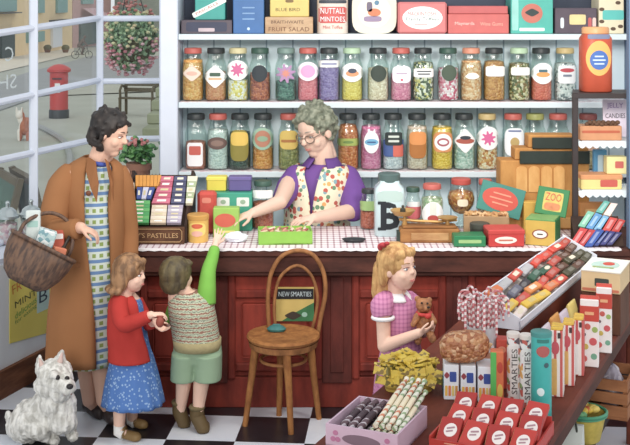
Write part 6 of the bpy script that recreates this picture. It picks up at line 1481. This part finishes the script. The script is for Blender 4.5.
for p_, c_ in ((.62,(226,160,90)),(.8,(120,160,170))): q_ = e.new(p_); q_.color=S(*c_)
L(nt,sp,'Red',rp,'Fac'); lt = math_n(nt,'LESS_THAN',(vo,'Distance'),.46); mx = mixc(nt,(lt,0),S(232,222,190),(rp,'Color')); nt.links.new(mx.outputs[2],b.inputs['Base Color']); b.inputs['Roughness'].default_value=.85
cloth('floral_tabard',[ringw(321,165,6.83,25,.11,-126,-86),ringw(319.5,172,6.82,31,.14,-118,-90),ringw(318,188,6.81,32.5,.165,-107,-95),ringw(317,205,6.81,32.5,.17,-102,-98),ringw(317,228,6.81,33,.17,-101,-99),ringw(318,262,6.81,36,.18,-101,-99)],m,sk,False,.008)
cloth('blouse_collar',[ringw(323,157,6.84,13,.085,-128,-82),ringw(322,166,6.83,20,.125,-132,-76)],pm((96,58,136),.7,.1),sk,False,.010,3)
SHS = pm((60,48,50),.5)
for x_ in (305,332): a_ = U(x_,358,6.86); a_.z=.035; b_ = a_+Vector((-.02,-.13,-.005)); shoe(a_,b_,.042,SHS,sk)

# ------------------------------------------------------------------ the terrier
dg_ = thing('dog','small shaggy white terrier sitting on the tiles at the left','dog',tuple(G(42,440,0)))
mb = MB(); dd = 5.56
mb.cap(U(56,404,dd),.085,U(30,420,dd+.06),.095).cap(U(60,402,dd-.03),.075,U(62,420,dd-.05),.07).ell(U(28,425,dd+.06),(.095,.10,.085)).cap(U(55,392,dd-.02),.08,U(57,402,dd-.03),.085)
mb.cap(U(53,412,dd-.04),.042,U(52,436,dd-.0),.030).cap(U(52,436,dd-.0),.03,U(55,441,dd-.04),.026).cap(U(69,412,dd-.03),.040,U(70,432,dd+.03),.030).cap(U(70,432,dd+.03),.03,U(73,437,dd-.01),.026)
mb.cap(U(31,424,dd-.02),.075,U(41,430,dd-.05),.05).cap(U(40,433,dd-.04),.032,U(46,437.5,dd-.04),.026).cap(U(18,427,dd+.08),.06,U(26,433,dd+.05),.05).cap(U(13,425,dd+.12),.032,U(9,414,dd+.16),.018)
mb.ell(U(55,376,dd-.06),(.088,.085,.083)).cap(U(59,382,dd-.11),.056,U(67,388,dd-.17),.040).ell(U(51,385,dd-.05),(.085,.08,.06)).ell(U(61,393,dd-.12),(.05,.05,.045)).ell(U(64,377,dd-.13),(.035,.03,.02)).ell(U(54,375,dd-.15),(.03,.025,.02))
mb.cap(U(42,369,dd-.04),.036,U(39,357,dd-.04),.010).cap(U(59,363,dd-.04),.036,U(62.5,351,dd-.04),.010)
FUR = hairmat((232,231,225),(184,182,174),42,(1,1,.35))
blob('body',FUR,mb,.005,dg_,2,.009)
DK = pm((34,30,32),.3)
MB().ell(U(69.8,386.5,dd-.215),(.017,.014,.013)).build('nose',DK,dg_,180,True)
for px,py,d in ((57.5,377.5,dd-.162),(67,378.5,dd-.158)): MB().ell(U(px,py,d),.012).build('eye',DK,dg_,180,True)
MB().ell(U(67.5,393.5,dd-.185),(.024,.016,.009)).build('mouth',pm((150,104,92),.6),dg_,180,True)
for a_, b_ in (((38.3,367,dd-.078),(35.6,359,dd-.062)),((56,361.5,dd-.078),(58,353.5,dd-.062))): MB().cap(U(a_[0]+4,*a_[1:]),.014,U(b_[0]+4,*b_[1:]),.005).build('inner_ear',pm((206,176,166),.8),dg_,180,True)

# ------------------------------------------------------------------ bentwood chair
ch = thing('bentwood_chair','bentwood chair with round wooden seat standing at the counter','chair',(-.16,5.82,0))
BW = wood((176,112,56),(132,78,38),9,(2,2,4)); BWL = wood((166,106,58),(120,74,40),9,(2,2,4))
sc_ = Vector((-.16,5.815,0))
MB().lathe([(.02,.432),(.150,.432),(.178,.438),(.186,.452),(.182,.462),(.165,.464),(.155,.458),(.02,.457)],sc_,36).build('seat',BW,ch,40,True)
MB().lathe([(.150,.425),(.165,.40),(.172,.405),(.178,.434)],sc_,36,cap=(False,False)).build('seat_ring',BWL,ch,40,True)
feet = [(245,426),(291,434),(279,415.5),(319,419)]
tops = [(-.295,5.80),(-.14,5.665),(-.175,5.955),(-.03,5.885)]
for f_, t_ in zip(feet,tops):
    p0 = Vector((t_[0],t_[1],.43)); p1 = G(*f_,0); mid = p0.lerp(p1,.5)+(sc_-p0).normalized()*.012; mid.z=.24
    MB().tube(curve([p0,p0.lerp(p1,.25),mid.lerp(p1,.05),p1]),lerpl([.021,.020,.017,.014]),12).build('leg',BW,ch,60,True)
MB().tube([sc_+Vector((.115*math.cos(a_),.115*math.sin(a_),.335)) for a_ in [2*math.pi*i/28 for i in range(28)]],.0085,8,True).build('stretcher_ring',BWL,ch,180,True)
hd = 5.945
o1 = [(270,338,hd),(268.5,318,hd),(268,296,hd),(271,274,hd),(281,257,hd),(297,250.5,hd),(313,255,hd),(323,271,hd),(325.5,292,hd),(321,316,hd),(317,338,hd)]
MB().tube(curve([U(*p) for p in o1]),.0115,10).build('back_hoop',BWL,ch,180,True)
o2 = [(277,337,hd),(274.5,316,hd),(275,296,hd),(281,276,hd),(297,265.5,hd),(311,275,hd),(317.5,296,hd),(315,318,hd),(309.5,337,hd)]
MB().tube(curve([U(*p) for p in o2]),.0085,10).build('inner_hoop',BWL,ch,180,True)
o = MB().lathe([(.01,0),(.045,.002),(.05,.012),(.036,.024),(.02,.03),(.002,.031)],n=20,sy=.7).cap((-.015,0,.03),.006,(.015,0,.03),.006).build('hat_purse',pm((48,110,108),.6,.3,40),None); o.name='soft_purse'; o.location = G(276.5,331,.4585); o.location.z=.4595; tag(o,'small crumpled teal purse lying on the seat of the bentwood chair','purse')

# ------------------------------------------------------------------ glass shakers on the window sill
for px, d, nm in ((7.5,6.62,'left'),(31,6.68,'right')):
    p_ = Vector(((px-MIDX)*d/FOC,d,.7465))
    t = thing('sweet_shaker','domed silver lidded glass jar of pink sweets on the sill, %s of two' % nm,'jar',tuple(p_),0,'silver lidded jars on the sill')
    MB().lathe([(.05,0),(.056,.006),(.058,.13),(.05,.15)],n=22,cap=(True,False)).build('glass_body',JG,t,60)
    MB().lathe([(.045,.004),(.051,.01),(.053,.12),(.01,.128)],n=20).build('sweet_filling',sweets([(226,180,190),(236,226,226),(206,150,170),(230,204,210)],46),t,60)
    MB().lathe([(.06,.148),(.066,.15),(.066,.164),(.055,.172),(.05,.19),(.03,.206),(.012,.212),(.01,.226),(.014,.232),(.012,.242),(.002,.248)],n=22).build('domed_lid',pm((176,188,190),.25,.1,18,.5,.6),t,50)
# yellow poster on the panel under the window
tP = [(.02,278),(.42,268)]
t0_ = None
def onpanel(px):
    k = (px-MIDX)/FOC; return (k*6.26+1.71)/(.325-k*.946)
ta, tb = onpanel(5), onpanel(48)
pa, pb2 = pl(ta), pl(tb); ax_ = (pb2-pa); wP = ax_.length; ax_.normalize(); nrm = Vector((ax_.y,-ax_.x,0))
za, zb = EYE-272*pa.y/FOC, EYE-262*pb2.y/FOC; zc, zd_ = EYE-343*pa.y/FOC, EYE-331*pb2.y/FOC
Mp = Matrix((ax_,Vector((0,0,1)),nrm)).transposed().to_4x4(); Mp.translation = pa+nrm*.0275
po = thing('window_poster','yellow poster with green writing under the window sill behind the coat','poster',tuple(pa+nrm*.027))
def wp(mb, nm, mat): return mb.build(nm, mat, po, 0, True)
z0_, z1_ = zc, min(za,zb,.70)
wp(MB().prism([(0,z0_),(wP,zd_),(wP,z1_),(0,z1_)],.003,Mp),'poster_sheet',pm((232,214,92),.6,.08,5))
Li = PW[po.name].inverted()
def ptxt(s,w_,h_,c_,x_,z_,a_=0): txt(s,w_,h_,pm(c_,.6),po,Li @ Mp @ Matrix.Translation((x_,z_,.0035)) @ Matrix.Rotation(R(a_),4,'Z'))
zr = z1_-z0_
ptxt('FRY',wP*.34,.05,(214,120,50),wP*.22,z1_-.055,8); ptxt('MINT',wP*.5,.036,(80,86,50),wP*.36,z0_+zr*.60,7)
ptxt('delicious',wP*.5,.036,(104,168,70),wP*.36,z0_+zr*.45,12); ptxt('for eating',wP*.5,.03,(104,150,66),wP*.36,z0_+zr*.34,12)
wp(MB().prism([(wP*.62,z0_+zr*.27),(wP*.92,z0_+zr*.27),(wP*.92,z0_+zr*.64),(wP*.84,z0_+zr*.70),(wP*.70,z0_+zr*.70),(wP*.62,z0_+zr*.64)],.0035,Mp),'jar_picture',pm((190,222,214),.6,.05))
ptxt('B',wP*.2,.072,(54,74,90),wP*.77,z0_+zr*.52)
